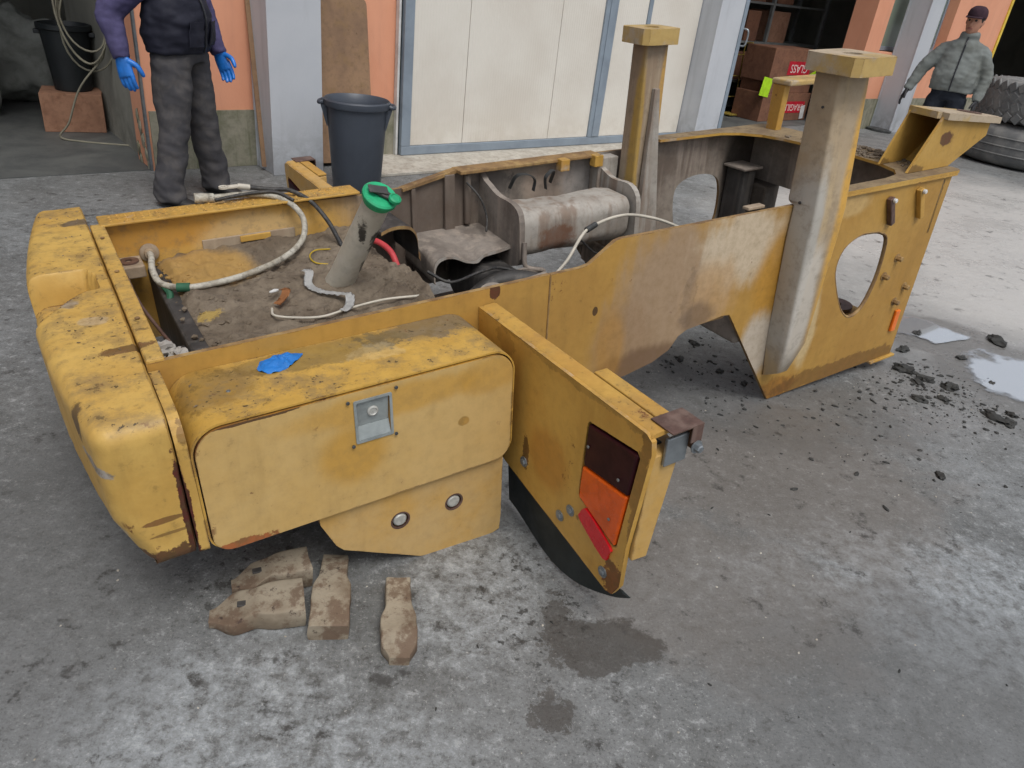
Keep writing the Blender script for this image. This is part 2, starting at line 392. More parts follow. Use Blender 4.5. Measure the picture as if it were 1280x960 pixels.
MT['post'] = flaky('worn_post_paint', lin(172, 154, 128), lin(160, 138, 108), lin(182, 160, 124), 2.5, 0.6, patches=n_post, bstr=0.2)
n_post2 = [((2.34, 0.95, 0.8), (0.03, 0.05, 0.5), lin(178, 142, 44), 0.7, 6, 0.8), ((2.47, 0.9, 1.0), (0.03, 0.3, 0.25), lin(194, 150, 70), 0.8, 6, 0.7)]
MT['post_far'] = flaky('worn_far_post_paint', lin(158, 142, 122), lin(146, 126, 104), lin(172, 156, 134), 2.5, 0.6, patches=n_post2, bstr=0.2)
MT['cap'] = paint('post_cap_paint', lin(190, 162, 102), lin(176, 144, 80), edge=0.6, wornamt=0.7, dirt=0.7, rust=0.2)
def plain(name, c, rough=0.6, metal=0.0, var=0.25, sc=8, bstr=0.15, c2=None, spec=None, bsc=40, **kw):
    n = NT(name)
    a = n.noise(sc, 5, 0.6, 0.3)
    col = n.mix(n.ramp(a, 0.35, 0.7), c, c2 or tuple(x * (1 - var) for x in c))
    return n.done(col, n.ramp(a, 0.3, 0.7, rough - 0.06, rough + 0.08), n.noise(bsc, 4, 0.6, off=3.0), bstr, 0.003, metal, spec, **kw)
MT['zinc'] = plain('zinc_plated_steel', lin(150, 156, 160), 0.42, 0.7, 0.35, 14)
MT['latch'] = plain('pale_latch_steel', lin(158, 166, 166), 0.4, 0.25, 0.3, 16)
MT['bolthead'] = plain('pale_bolt_steel', lin(186, 186, 180), 0.5, 0.2, 0.3, 60)
MT['zincdark'] = plain('dull_steel', lin(96, 98, 98), 0.5, 0.6, 0.5, 14)
MT['brownmetal'] = flaky('brown_oxidised_steel', lin(98, 74, 66), lin(74, 54, 46), lin(120, 100, 90), 8, 0.45)
MT['rubber'] = plain('black_rubber', lin(34, 40, 40), 0.55, 0, 0.3, 10)
MT['amber'] = plain('amber_lens', lin(226, 92, 16), 0.25, 0, 0.25, 20, 0.2, bsc=120)
MT['darkred'] = plain('dark_red_lens', lin(50, 10, 18), 0.5, 0, 0.35, 16, 0.05, spec=0.25)
MT['red'] = plain('red_reflector', lin(206, 24, 34), 0.25, 0, 0.15, 30, 0.1, bsc=120)
MT['orange'] = plain('orange_marker', lin(236, 116, 22), 0.35)
MT['green'] = plain('green_plastic_cap', lin(38, 172, 118), 0.45, 0, 0.3, 12)
MT['greenclamp'] = plain('green_cord', lin(42, 96, 70), 0.7)
MT['hosewhite'] = flaky('dusty_white_hose', lin(182, 178, 166), lin(150, 142, 126), lin(86, 80, 72), 14, 0.7, False)
MT['hoseblack'] = flaky('dusty_black_hose', lin(36, 36, 38), lin(58, 56, 54), lin(90, 86, 80), 20, 0.6, False)
MT['redhose'] = plain('red_hose', lin(186, 62, 66), 0.5)
MT['wire'] = plain('pale_wire', lin(196, 190, 176), 0.6)
MT['yellowwire'] = plain('yellow_wire', lin(190, 160, 40), 0.6)
MT['whiteplastic'] = plain('white_plastic_strip', lin(214, 214, 212), 0.5)
MT['pipe'] = flaky('pale_grey_pipe', lin(190, 186, 172), lin(176, 170, 156), lin(182, 177, 166), 5, 0.5, False, 0.15, patches=[((0.79, 0.42, 0.70), (0.025, 0.1, 0.06), lin(28, 27, 26), 0.95, 30, 1.6), ((0.735, 0.36, 0.76), (0.012, 0.1, 0.05), lin(34, 32, 30), 0.95, 40, 2.0), ((0.76, 0.46, 0.60), (0.012, 0.1, 0.03), lin(40, 38, 36), 0.8, 40, 1.6), ((0.73, 0.6, 0.50), (0.12, 0.12, 0.035), lin(128, 112, 90), 0.9, 14, 0.5)])
MT['blueglove'] = plain('blue_nitrile', lin(30, 112, 198), 0.42, 0, 0.25, 18, 0.3, bsc=60)
MT['bluerag'] = plain('blue_rag', lin(30, 116, 196), 0.55, 0, 0.2, 18)
n = NT('deck_dirt')
a = n.noise(6, 8, 0.72); b_ = n.noise(32, 6, 0.76, off=3.0)
c_ = n.mix(n.ramp(a, 0.35, 0.68), lin(124, 112, 96), lin(94, 82, 68))
c_ = n.mix(n.mul(n.ramp(b_, 0.5, 0.7), 0.8), c_, lin(70, 60, 50))
c_ = n.mix(n.mul(n.ramp(n.noise(3, 4, 0.6, off=8.0), 0.55, 0.7), 0.5), c_, lin(140, 128, 112))
c_ = n.mix(n.mul(n.ell((0.30, 0.95, 0.5), (0.22, 0.18, 0.1), a, 1.0), 0.75), c_, lin(172, 134, 66))
c_ = n.mix(n.mul(n.ell((0.25, 0.55, 0.5), (0.045, 0.03, 0.1), b_, 3.0), 0.7), c_, lin(176, 148, 70))
MT['dirt'] = n.done(c_, 0.92, n.noise(30, 6, 0.76, off=3.0), 0.7, 0.012)
def cloth(name, c, c2, sc=9, rough=0.9, wr=0.5, bsc=6):
    n = NT(name)
    a = n.noise(sc, 6, 0.65, 0.4); w = n.noise(bsc, 5, 0.55, 1.0, sc=(1, 1, 2.2), off=2.0)
    col = n.mix(n.ramp(a, 0.38, 0.68), c, c2)
    return n.done(col, rough, w, wr*0.6, 0.012, spec=0.2)
MT['trousers'] = cloth('charcoal_cotton', lin(68, 67, 70), lin(84, 81, 80))
MT['vest'] = cloth('navy_padded_nylon', lin(32, 33, 44), lin(42, 43, 54), rough=0.65)
MT['sweater'] = cloth('purple_grey_knit', lin(82, 78, 112), lin(70, 66, 96), bsc=10)
MT['jacket'] = cloth('grey_green_fleece', lin(118, 123, 121), lin(100, 103, 99), 4)
MT['navytrousers'] = cloth('navy_work_cotton', lin(34, 38, 46), lin(46, 50, 58))
MT['capcloth'] = cloth('maroon_cap_cloth', lin(62, 44, 52), lin(48, 34, 42))
MT['skin'] = plain('skin', lin(170, 122, 100), 0.55, 0, 0.2, 10, 0.1)
MT['hair'] = plain('dark_hair', lin(40, 32, 28), 0.7, 0, 0.4, 40, 0.5)
MT['shoe'] = plain('dark_shoe', lin(36, 34, 34), 0.6)
MT['blackglove'] = plain('black_glove', lin(30, 30, 34), 0.6)
MT['eye'] = plain('dark_eye', lin(30, 24, 22), 0.3)
MT['lip'] = plain('lip', lin(140, 82, 74), 0.5)
# ---- building
def wallmat(name, c, c2, dirtc, zlo=0.0, zhi=0.6, bstr=0.25):
    n = NT(name)
    a = n.noise(1.3, 6, 0.6, 0.4); f = n.noise(55, 5, 0.65, off=4.0)
    col = n.mix(n.ramp(a, 0.35, 0.7), c, c2)
    z = n.sep()[2]
    st = n.ramp(n.noise(3, 5, 0.6, 0.2, sc=(2, 2, 0.25), off=2.0), 0.5, 0.72)
    col = n.mix(n.mul(st, 0.25), col, dirtc)
    low = n.mul(n.ramp(z, zhi, zlo), n.ramp(n.noise(5, 6, 0.7, 0.5, off=6.0), 0.38, 0.6))
    col = n.mix(n.mul(low, 0.55), col, dirtc)
    sp = n.ramp(n.vor(16), 0.07, 0.03)
    col = n.mix(n.mul(sp, n.ramp(n.noise(2.5, 2, off=9.0), 0.5, 0.62), 0.6), col, lin(70, 55, 48))
    return n.done(col, 0.85, f, bstr, 0.006)
MT['orange_wall'] = wallmat('salmon_orange_render', lin(222, 158, 126), lin(214, 148, 116), lin(180, 130, 108))
MT['plinth'] = flaky('stained_concrete_plinth', lin(146, 142, 126), lin(112, 112, 92), lin(90, 94, 70), 5, 0.9)
MT['column'] = wallmat('grey_painted_column', lin(186, 189, 194), lin(176, 180, 186), lin(124, 124, 124), 0.0, 0.5, 0.1)
MT['doorframe'] = plain('blue_grey_steel_frame', lin(138, 150, 162), 0.5, 0.1, 0.2, 4)
n = NT('cream_ribbed_door_panel')
wv = n.N.new('ShaderNodeTexWave'); wv.bands_direction = 'X'; n.L.new(n.co, wv.inputs[0]); wv.inputs['Scale'].default_value = 10.5
a = n.noise(1.2, 5, 0.6)
c_ = n.mix(n.ramp(a, 0.35, 0.7), lin(218, 213, 203), lin(208, 201, 190))
c_ = n.mix(n.mul(n.ramp(n.sep()[2], 0.5, 0.0), n.ramp(n.noise(4, 7, 0.72, off=3.0), 0.42, 0.6), 0.3), c_, lin(176, 164, 146))
MT['doorpanel'] = n.done(c_, 0.5, wv.outputs['Fac'], 0.25, 0.006)
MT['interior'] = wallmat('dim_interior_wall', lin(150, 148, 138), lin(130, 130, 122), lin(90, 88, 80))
MT['roofing'] = plain('roof_sheet', lin(120, 120, 118), 0.8)
MT['board'] = flaky('brown_plywood', lin(146, 116, 88), lin(124, 98, 76), lin(134, 106, 72), 2.5, 0.65, False, 0.15)
MT['bin'] = plain('slate_grey_plastic', lin(66, 72, 82), 0.5, 0, 0.22, 3)
MT['blackbin'] = plain('black_plastic', lin(26, 31, 34), 0.5)
MT['cardboard'] = flaky('cardboard', lin(158, 118, 94), lin(142, 104, 82), lin(128, 90, 68), 5, 0.9, False, 0.1)
MT['cardboard2'] = flaky('brown_cardboard', lin(128, 88, 66), lin(112, 76, 58), lin(98, 66, 50), 4, 0.9, False, 0.1)
MT['redtape'] = plain('red_print', lin(184, 28, 48), 0.5)
MT['letter'] = plain('pale_lettering', lin(226, 206, 200), 0.6)
MT['limetag'] = plain('lime_paper_tag', lin(178, 226, 30), 0.7)
MT['shelf'] = plain('grey_shelf_steel', lin(132, 134, 132), 0.5, 0.2)
MT['palebag'] = cloth('pale_grey_sack', lin(150, 152, 146), lin(122, 124, 118), 6)
MT['yellowtube'] = plain('yellow_tube', lin(160, 138, 62), 0.5)
MT['yellowtrim'] = plain('yellow_corner_trim', lin(230, 196, 70), 0.5)
n = NT('window_glass'); MT['glass'] = n.done(lin(130, 142, 128), 0.06, n.noise(3, 2), 0.05, 0.01, spec=0.9)
n = NT('tyre_rubber')
MT['tyre'] = n.done(n.mix(n.ramp(n.noise(6, 6, 0.65), 0.4, 0.7), lin(104, 105, 105), lin(132, 131, 128)), 0.85, n.noise(60, 4), 0.3, 0.004)
MT['black_clod'] = flaky('black_greasy_dirt', lin(52, 52, 50), lin(38, 39, 38), lin(72, 70, 66), 20, 0.75, False, 0.6)
MT['tooth'] = None
n = NT('rusty_tooth_steel')
a = n.noise(12, 7, 0.72); g_ = n.noise(5, 4, 0.6, off=2.0)
c_ = n.mix(n.ramp(g_, 0.35, 0.65), lin(152, 142, 124), lin(118, 105, 88))
c_ = n.mix(n.mul(n.ramp(n.mth('ADD', a, n.mul(n.mth('SUBTRACT', n.sep()[1], 0.02), -0.4)), 0.48, 0.60), 0.75), c_, lin(92, 70, 54))
c_ = n.mix(n.mul(n.ramp(n.noise(30, 6, 0.7, off=6.0), 0.6, 0.68), 0.9), c_, lin(58, 42, 36))
MT['tooth'] = n.done(c_, 0.8, n.noise(22, 6, 0.75, off=3.0), 0.6, 0.008)
# ---- ground
n = NT('worn_yard_concrete')
A = n.noise(1.7, 11, 0.72, off=3.0); B = n.noise(0.8, 4, 0.6, off=9.0); Cn = n.noise(22, 8, 0.8, off=5.0); G = n.noise(110, 4, 0.8, off=8.0)
c_ = n.mix(n.ramp(A, 0.36, 0.64), lin(130, 133, 134), lin(98, 100, 100))
c_ = n.mix(n.mul(n.ramp(B, 0.44, 0.64), 0.4), c_, lin(104, 104, 102))
c_ = n.mix(n.mul(n.ramp(Cn, 0.51, 0.62), 0.55), c_, lin(76, 75, 73))
c_ = n.mix(n.mul(n.ramp(Cn, 0.46, 0.37), 0.5), c_, lin(172, 174, 174))
c_ = n.mix(n.mul(n.ramp(G, 0.54, 0.64), 0.65), c_, lin(58, 56, 54))
c_ = n.mix(n.mul(n.ramp(G, 0.42, 0.30), 0.6), c_, lin(208, 207, 203))
bl = n.mx(n.ell((-0.45, 1.10, 0), (0.36, 0.26, 1), A, 3.2, 1.3, 0.5), n.ell((-0.08, 1.60, 0), (0.24, 0.32, 1), A, 3.2, 1.3, 0.5))
bl = n.mx(bl, n.ell((1.6, 1.9, 0), (0.8, 0.35, 1), A, 3.4, 1.3, 0.5))
c_ = n.mix(n.mul(bl, n.ramp(Cn, 0.60, 0.40), 0.30), c_, lin(188, 195, 200))
yard = n.ell((4.6, 6.2, 0), (2.9, 3.4, 1), B, 0.8, 1.2, 0.6)
c_ = n.mix(n.mul(yard, 0.7), c_, lin(206, 203, 198))  # paler concrete at far right, with sky glare also put into its colour
brown = n.mx(n.ell((1.1, 2.4, 0), (0.7, 0.5, 1), A, 2.2), n.ell((0.75, 1.75, 0), (0.45, 0.4, 1), A, 2.4))
c_ = n.mix(n.mul(brown, 0.5), c_, lin(106, 99, 92))
drk = n.mx(n.ell((1.35, 1.35, 0), (0.7, 0.4, 1), A, 2.6, 1.3, 0.6), n.ell((-1.3, 1.75, 0), (0.5, 0.9, 1), A, 2.6, 1.3, 0.5))
c_ = n.mix(n.mul(drk, 0.5), c_, lin(88, 88, 87))
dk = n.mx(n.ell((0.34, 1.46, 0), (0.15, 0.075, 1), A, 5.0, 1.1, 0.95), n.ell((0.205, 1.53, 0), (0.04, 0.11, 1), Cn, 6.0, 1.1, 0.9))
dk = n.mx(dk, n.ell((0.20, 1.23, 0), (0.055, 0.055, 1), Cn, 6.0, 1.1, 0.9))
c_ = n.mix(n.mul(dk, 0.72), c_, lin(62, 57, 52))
sk_ = n.mul(n.mx(n.ell((0.12, 1.62, 0), (0.2, 0.3, 1), A, 2.0), n.ell((-0.72, 1.6, 0), (0.2, 0.25, 1), A, 2.0)), n.ramp(n.noise(34, 4, 0.65, off=17.0), 0.56, 0.66))
c_ = n.mix(n.mul(sk_, 0.8), c_, lin(46, 45, 43))
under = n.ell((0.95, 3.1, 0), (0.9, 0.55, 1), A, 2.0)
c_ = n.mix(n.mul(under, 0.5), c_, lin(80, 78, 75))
sp = n.noise(8.5, 5, 0.62, off=21.0)
oil = n.mx(n.ramp(sp, 0.63, 0.71), n.mul(n.ramp(sp, 0.57, 0.63), n.ramp(Cn, 0.47, 0.6)))
c_ = n.mix(n.mul(oil, n.ramp(B, 0.34, 0.48), 0.78), c_, lin(52, 50, 48))
wet = n.ell((2.4, 3.8, 0), (0.9, 0.9, 1), A, 2.0)
c_ = n.mix(n.mul(wet, 0.3), c_, lin(140, 138, 136))
mg = n.mx(n.ell((2.70, 3.62, 0), (0.50, 0.42, 1), A, 1.6, 1.1, 0.8), n.ell((2.38, 4.14, 0), (0.40, 0.32, 1), A, 1.6, 1.1, 0.8))
c_ = n.mix(n.mul(mg, 0.6), c_, lin(96, 94, 91)); wet = n.mx(wet, mg)
ro = n.mth('SUBTRACT', n.ramp(A, 0.35, 0.65, 0.45, 0.72), n.mth('ADD', n.mul(n.mx(wet, yard), 0.25), n.mul(dk, 0.1)))
MT['ground'] = n.done(c_, ro, n.noise(9, 10, 0.78, off=2.0), 0.6, 0.010)
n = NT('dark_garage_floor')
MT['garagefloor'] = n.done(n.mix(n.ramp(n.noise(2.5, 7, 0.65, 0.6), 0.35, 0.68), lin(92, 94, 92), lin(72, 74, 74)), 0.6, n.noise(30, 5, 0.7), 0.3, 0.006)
MT['apron'] = flaky('pale_concrete_apron', lin(188, 183, 172), lin(164, 157, 146), lin(140, 130, 116), 6, 0.85, False, 0.4)
def water(name, c, r):
    n = NT(name)
    al = n.ell(c, r, n.noise(4.5, 5, 0.55, off=4.0), 2.2, 1.10, 0.78)
    return n.done(lin(222, 225, 228), n.ramp(al, 0.5, 1.0, 0.22, 0.03), None, metal=0.7, Alpha=al)
MT['water'] = water('puddle_water', (2.82, 3.62, 0), (0.44, 0.30, 1))
MT['water2'] = water('shallow_puddle_water', (2.36, 4.16, 0), (0.26, 0.18, 1))

# ================================================================== SETTING
bm = NB()
S = 220.0
vs = [bm.verts.new(p) for p in ((-S, -S, 0), (S, -S, 0), (S, S, 0), (-S, S, 0))]
bm.faces.new(vs)
tag(mobj('ground', bm, MT['ground']), 'grey stained concrete yard', None, kind='structure')
def flat_blob(name, pts, z, mat):
    bm = NB()
    lp = smooth_loop(pts, 6)
    lp = [(x + 0.016 * noise.noise(Vector((x * 9, y * 9, 1))), y + 0.016 * noise.noise(Vector((x * 9, y * 9, 7)))) for x, y in lp]
    bm.faces.new([bm.verts.new((x, y, z)) for x, y in lp])
    return tag(mobj(name, bm, mat), kind='structure')
flat_blob('puddle', [(2.12, 3.25), (2.16, 3.6), (2.42, 3.84), (2.9, 4.1), (3.4, 4.1), (3.6, 3.6), (3.3, 3.1), (2.6, 3.05)], 0.005, MT['water'])
flat_blob('puddle', [(1.96, 4.0), (2.0, 4.35), (2.2, 4.55), (2.6, 4.55), (2.82, 4.35), (2.78, 4.2), (2.5, 4.03), (2.30, 3.92), (2.1, 3.86)], 0.006, MT['water2'])

# ---------------------------------------------------------------- building
FY = R(42)
bld = empty('workshop_building', (-2.39, 5.95, 0), FY, 'salmon orange workshop building with grey columns and cream sliding door', 'building')
HZ = 4.3; TH = 0.35
def bpart(name, boxes, mat, parent=bld, b=0.0, smooth=None):
    bm = NB()
    for lo, hi in boxes: box(bm, lo, hi, b)
    return mobj(name, bm, mat, parent, smooth)
wall = bpart('wall', [((-0.66, 0, 0), (6.2, TH, HZ)), ((9.32, 0, 0), (9.76, TH, HZ)), ((9.76, 0, 0), (11.89, TH, 1.12)), ((9.76, 0, 2.7), (11.89, TH, HZ)), ((11.89, 0, 0), (13.97, TH, HZ)),
              ((6.2, 0, 3.2), (9.32, TH, HZ)), ((13.97, 0, 3.2), (17.6, TH, HZ)), ((17.6, 0, 0), (21, TH, HZ)), ((-5.6, 0, 3.1), (-0.66, TH, HZ)), ((-10, 0, 0), (-5.6, TH, HZ))], MT['orange_wall'])
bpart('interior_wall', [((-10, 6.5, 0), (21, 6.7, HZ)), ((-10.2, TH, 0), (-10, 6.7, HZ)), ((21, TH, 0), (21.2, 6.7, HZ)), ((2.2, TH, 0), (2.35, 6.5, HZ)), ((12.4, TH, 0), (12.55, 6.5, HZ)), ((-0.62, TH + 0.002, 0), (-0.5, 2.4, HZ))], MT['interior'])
bpart('roof', [((-10.3, -0.5, HZ), (21.3, 6.9, HZ + 0.15))], MT['roofing'])
bpart('plinth', [((-0.64, -0.02, 0.002), (1.42, -0.001, 0.43))], MT['plinth'])
bpart('plinth', [((9.325, -0.02, 0.002), (13.96, -0.001, 0.45))], MT['plinth'])
bpart('corner_bead', [((-0.672, -0.008, 0), (-0.655, 0.03, 2.9))], MT['zinc'])
bpart('corner_trim', [((13.9, -0.02, 0), (13.985, 0.05, 3.2))], MT['yellowtrim'])
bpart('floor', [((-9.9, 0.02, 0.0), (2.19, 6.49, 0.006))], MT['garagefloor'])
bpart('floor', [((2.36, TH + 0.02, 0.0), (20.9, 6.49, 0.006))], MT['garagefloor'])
# chipped patches of plinth-grey at the base of the jamb
for i in range(7):
    bm = NB()
    rock(bm, (-0.665, 0.05 + 0.04 * i, 0.02 + 0.085 * (i % 5)), 0.035, 0.25, 1, 1.6, 0, 2, 0.5, i)
    mobj('render_chip', bm, MT['plinth'], bld, 60)
for ci, u in enumerate((0.138, 5.293, 10.185)):
    bm = NB()
    box(bm, (u, -0.35, 0), (u + 0.42, -0.33, HZ), 0.003)                 # front flange
    box(bm, (u + 0.006, -0.329, 0), (u + 0.41, -0.03, HZ), 0.003)        # body
    box(bm, (u, -0.029, 0), (u + 0.42, -0.003, HZ), 0.003)               # rear flange
    o = mobj('column', bm, MT['column'], bld)
    if ci < 2: continue
    bm = NB()
    lathe(bm, [(0.0, 0.0), (0.13, 0.0), (0.13, 0.03), (0.09, 0.045), (0.0, 0.05)], 24, Matrix.Translation((u - 0.05, -0.2, 0.002)) @ Matrix.Diagonal((1, 1.6, 1, 1)))
    mobj('base_plate', bm, MT['zincdark'], o, 40)
# sliding door
sd = empty('sliding_door'); sd.parent = bld; sd.location = (0, 0, 0)
del_keys = [k for k in sd.keys()]
fr = [((1.44, -0.10, 0.03), (5.29, -0.03, 0.11)), ((1.44, -0.101, 0.11), (1.535, -0.031, 3.1)), ((3.78, -0.104, 0.11), (3.95, -0.034, 3.1)), ((4.42, -0.10, 0.11), (4.475, -0.03, 3.1)), ((1.44, -0.10, 3.1), (5.29, -0.03, 3.2))]
for lo, hi in fr: bpart('door_frame', [(lo, hi)], MT['doorframe'], sd, 0.006)
bpart('door_frame', [((3.835, -0.112, 0.12), (3.895, -0.105, 3.1))], MT['doorframe'], sd, 0.002)
for a, b_ in ((1.536, 2.117), (2.123, 3.207), (3.213, 3.778), (3.952, 4.418), (4.477, 5.288)):
    bpart('door_panel', [((a, -0.085, 0.112), (b_, -0.035, 3.1))], MT['doorpanel'], sd, 0.003)
bpart('door_seal', [((1.405, -0.06, 0.03), (1.425, -0.01, 3.2))], MT['whiteplastic'], sd)
bpart('door_seal', [((1.426, -0.055, 0.03), (1.438, -0.012, 3.2))], MT['rubber'], sd)
# open leaf edge with handle beside the second column
lf = bpart('door_leaf', [((5.716, -0.36, 0.03), (5.775, -0.06, 3.1))], MT['doorframe'], bld, 0.004)
bm = NB(); tube(bm, spline([(5.775, -0.34, 1.30), (5.80, -0.40, 1.29), (5.81, -0.41, 1.22), (5.80, -0.40, 1.13), (5.775, -0.34, 1.12)], 5), 0.011, 8)
mobj('handle', bm, MT['zinc'], lf, 60)
# window behind the third column
w = bpart('window', [((9.765, 0.16, 1.13), (9.82, 0.22, 2.69)), ((11.83, 0.16, 1.13), (11.885, 0.22, 2.69)), ((9.82, 0.16, 1.13), (11.83, 0.22, 1.19)), ((9.82, 0.16, 2.63), (11.83, 0.22, 2.69)), ((10.8, 0.161, 1.19), (10.86, 0.221, 2.63))], MT['doorframe'], bld, 0.003)
bpart('pane', [((9.82, 0.18, 1.19), (10.8, 0.19, 2.63))], MT['glass'], w)
bpart('pane', [((10.86, 0.18, 1.19), (11.83, 0.19, 2.63))], MT['glass'], w)
# pale concrete apron in front of the sliding door
bm = NB()
box(bm, (0.75, -0.62, 0.0), (5.2, -0.002, 0.028), 0.006)
o = mobj('threshold_slab', bm, MT['apron'], None); o.location = bld.location; o.rotation_euler = (0, 0, FY)
tag(o, kind='structure')

def F(u, k, z=0.0):
    return Vector((-2.39, 5.95, z)) + Vector((math.cos(FY), math.sin(FY), 0)) * u + Vector((math.sin(FY), -math.cos(FY), 0)) * k

# ---------------------------------------------------------------- inside the left doorway
def carton(name, loc, rz, dims, mat, label, group=None, flaps=True):
    t = empty(name, loc, rz, label, 'box', group)
    x, y, z = dims
    bm = NB(); box(bm, (-x/2, -y/2, 0), (x/2, y/2, z), 0.006)
    if not flaps:
        pass
    mobj('carton', bm, mat, t)
    bm = NB(); box(bm, (-x/2 + 0.005, -y/2 + 0.004, z + 0.0005), (x/2 - 0.005, -0.002, z + 0.004)); box(bm, (-x/2 + 0.005, 0.002, z + 0.0005), (x/2 - 0.005, y/2 - 0.004, z + 0.004))
    mobj('flap', bm, mat, t)
    return t
carton('cardboard_box', (-4.02, 6.50, 0.006), R(28), (0.46, 0.34, 0.31), MT['cardboard'], 'worn cardboard box on the garage floor under a black bin')
t = empty('black_bin', (-4.01, 6.53, 0.325), R(20), 'black plastic bin standing on the cardboard box in the garage', 'bin')
bm = NB()
lathe(bm, [(0.0, 0.0), (0.14, 0.0), (0.185, 0.46), (0.205, 0.47), (0.205, 0.505), (0.185, 0.51), (0.17, 0.47), (0.13, 0.02), (0.0, 0.015)], 28)
mobj('shell', bm, MT['blackbin'], t, 40)
for s in (-1, 1):
    bm = NB(); box(bm, (s*0.2 - 0.02, -0.05, 0.42), (s*0.2 + 0.03, 0.05, 0.455), 0.006); mobj('handle', bm, MT['blackbin'], t)
bm = NB()
for i, (r, dz) in enumerate(((0.30, 0.0), (0.27, -0.04), (0.25, 0.03), (0.29, -0.07))):
    pts = []
    for k in range(28):
        a = 2 * math.pi * k / 28
        pts.append((0.02 * i + 0.01 * math.sin(3*a + i), r * 0.62 * math.cos(a) + 0.02 * math.sin(2*a+i), 0.95 + dz + r * 1.15 * math.sin(a)))
    tube(bm, pts, 0.008, 7, closed=True)
tube(bm, spline([(0.03, -0.1, 0.66), (0.0, 0.1, 0.42), (0.0, 0.22, 0.15), (0.0, 0.3, 0.03), (-0.05, 0.1, 0.012), (-0.1, -0.3, 0.012)], 8), 0.008, 7)
o = mobj('hose_coil', bm, plain('dim_hose', lin(130, 126, 110), 0.7), None, 60); o.location = F(-0.78, -0.95, 0.0); o.rotation_euler = (0, 0, FY + R(65))
tag(o, 'coil of pale hose hanging beside the black bin', 'hose')
bm = NB(); rock(bm, (0, 0, 0), 0.34, 0.8, 0.7, 1.3, 0.3, 4, 0.35, 3)
for v in bm.verts: v.co.z = max(v.co.z, -0.42)
o = mobj('sack', bm, MT['palebag'], None, 179); o.location = F(-1.55, -2.1, 0.426); tag(o, 'pale grey sack slumped behind the black bin in the garage', 'sack')
bm = NB(); rock(bm, (0, 0, 0), 0.42, 1.0, 0.7, 1.0, 0.9, 4, 0.35, 8)
for v in bm.verts: v.co.z = max(v.co.z, -0.40)
o = mobj('sack', bm, MT['palebag'], None, 179); o.location = F(-0.95, -2.75, 0.406); tag(o, 'wide pale sack at the back of the garage above the black bin', 'sack')
t = empty('workbench', F(-0.4 - 2.0, -3.4, 0.006), FY, 'dark workbench deep inside the left garage', 'workbench')
bm = NB(); box(bm, (-0.8, -0.3, 0.8), (0.8, 0.3, 0.86), 0.005); mobj('worktop', bm, MT['shelf'], t)
for sx in (-0.75, 0.75):
    for sy in (-0.25, 0.25):
        bm = NB(); box(bm, (sx - 0.025, sy - 0.025, 0), (sx + 0.025, sy + 0.025, 0.799)); mobj('leg', bm, MT['zincdark'], t)

# ---------------------------------------------------------------- bins and board by the first column
t = empty('waste_bin', (-1.36, 5.62, 0.0), R(10), 'slate grey plastic waste bin beside the grey column', 'bin')
bm = NB()
lathe(bm, [(0.0, 0.002), (0.165, 0.002), (0.175, 0.02), (0.218, 0.62), (0.236, 0.625), (0.24, 0.64), (0.24, 0.665), (0.23, 0.675), (0.22, 0.665), (0.205, 0.61), (0.16, 0.03), (0.0, 0.025)], 40)
mobj('shell', bm, MT['bin'], t, 40)
for s in (-1, 1):
    bm = NB()
    tube(bm, spline([(s*0.232, -0.055, 0.645), (s*0.262, -0.05, 0.638), (s*0.27, 0, 0.636), (s*0.262, 0.05, 0.638), (s*0.232, 0.055, 0.645)], 5), 0.014, 8)
    for q in (-0.05, 0.05):
        hexa(bm, [(s*0.205, q-0.006, 0.48), (s*0.212, q-0.006, 0.48), (s*0.212, q+0.006, 0.48), (s*0.205, q+0.006, 0.48), (s*0.21, q-0.006, 0.63), (s*0.255, q-0.006, 0.63), (s*0.255, q+0.006, 0.63), (s*0.21, q+0.006, 0.63)])
    mobj('handle', bm, MT['bin'], t, 40)
bm = NB()
plate(bm, rrect(-0.5, 0.0, 0.5, 1.27, (0.01, 0.01, 0.07, 0.07)), -0.006, 0.006, 'y')
for x, z in ((0.36, 0.9), (0.30, 0.95), (0.4, 1.0), (0.33, 1.02), (0.28, 0.86), (0.42, 0.6), (0.41, 0.83)):
    cyl(bm, (x, -0.0065, z), (x, -0.009, z), 0.006, seg=8)
o = mobj('leaning_board', bm, MT['board'], None)
o.location = F(0.61, 0.19, 0.03); o.rotation_euler = (R(-7.5), 0, FY)
tag(o, 'brown plywood board with rounded corners leaning on wall behind the column', 'board')

# ---------------------------------------------------------------- inside the second doorway: racks and boxes
def text_mesh(name, txt, size, mat, parent, M):
    cu = bpy.data.curves.new(name, 'FONT'); cu.body = txt; cu.size = size; cu.align_x = 'CENTER'; cu.align_y = 'CENTER'; cu.extrude = 0.0006; cu.offset = 0.004 * size
    tmp = bpy.data.objects.new('tmp_text', cu); COL.objects.link(tmp)
    dg = bpy.context.evaluated_depsgraph_get()
    me = bpy.data.meshes.new_from_object(tmp.evaluated_get(dg)); bpy.data.objects.remove(tmp)
    me.materials.clear(); me.materials.append(mat)
    o = link(name, me, parent); o.matrix_local = M; return o
t = empty('storage_rack', F(8.9, -1.75, 0.006), FY, 'grey steel storage rack loaded with cartons inside the doorway', 'rack')
for z in (0.10, 0.47, 1.03, 1.58, 2.2):
    bm = NB(); box(bm, (-1.3, -0.28, z - 0.03), (1.6, 0.28, z), 0.003); mobj('shelf', bm, MT['shelf'], t)
for x in (-1.33, 0.1, 1.63):
    for y in (-0.26, 0.26):
        bm = NB(); box(bm, (x - 0.025, y - 0.025, 0), (x + 0.025, y + 0.025, 2.6)); mobj('upright', bm, MT['shelf'], t)
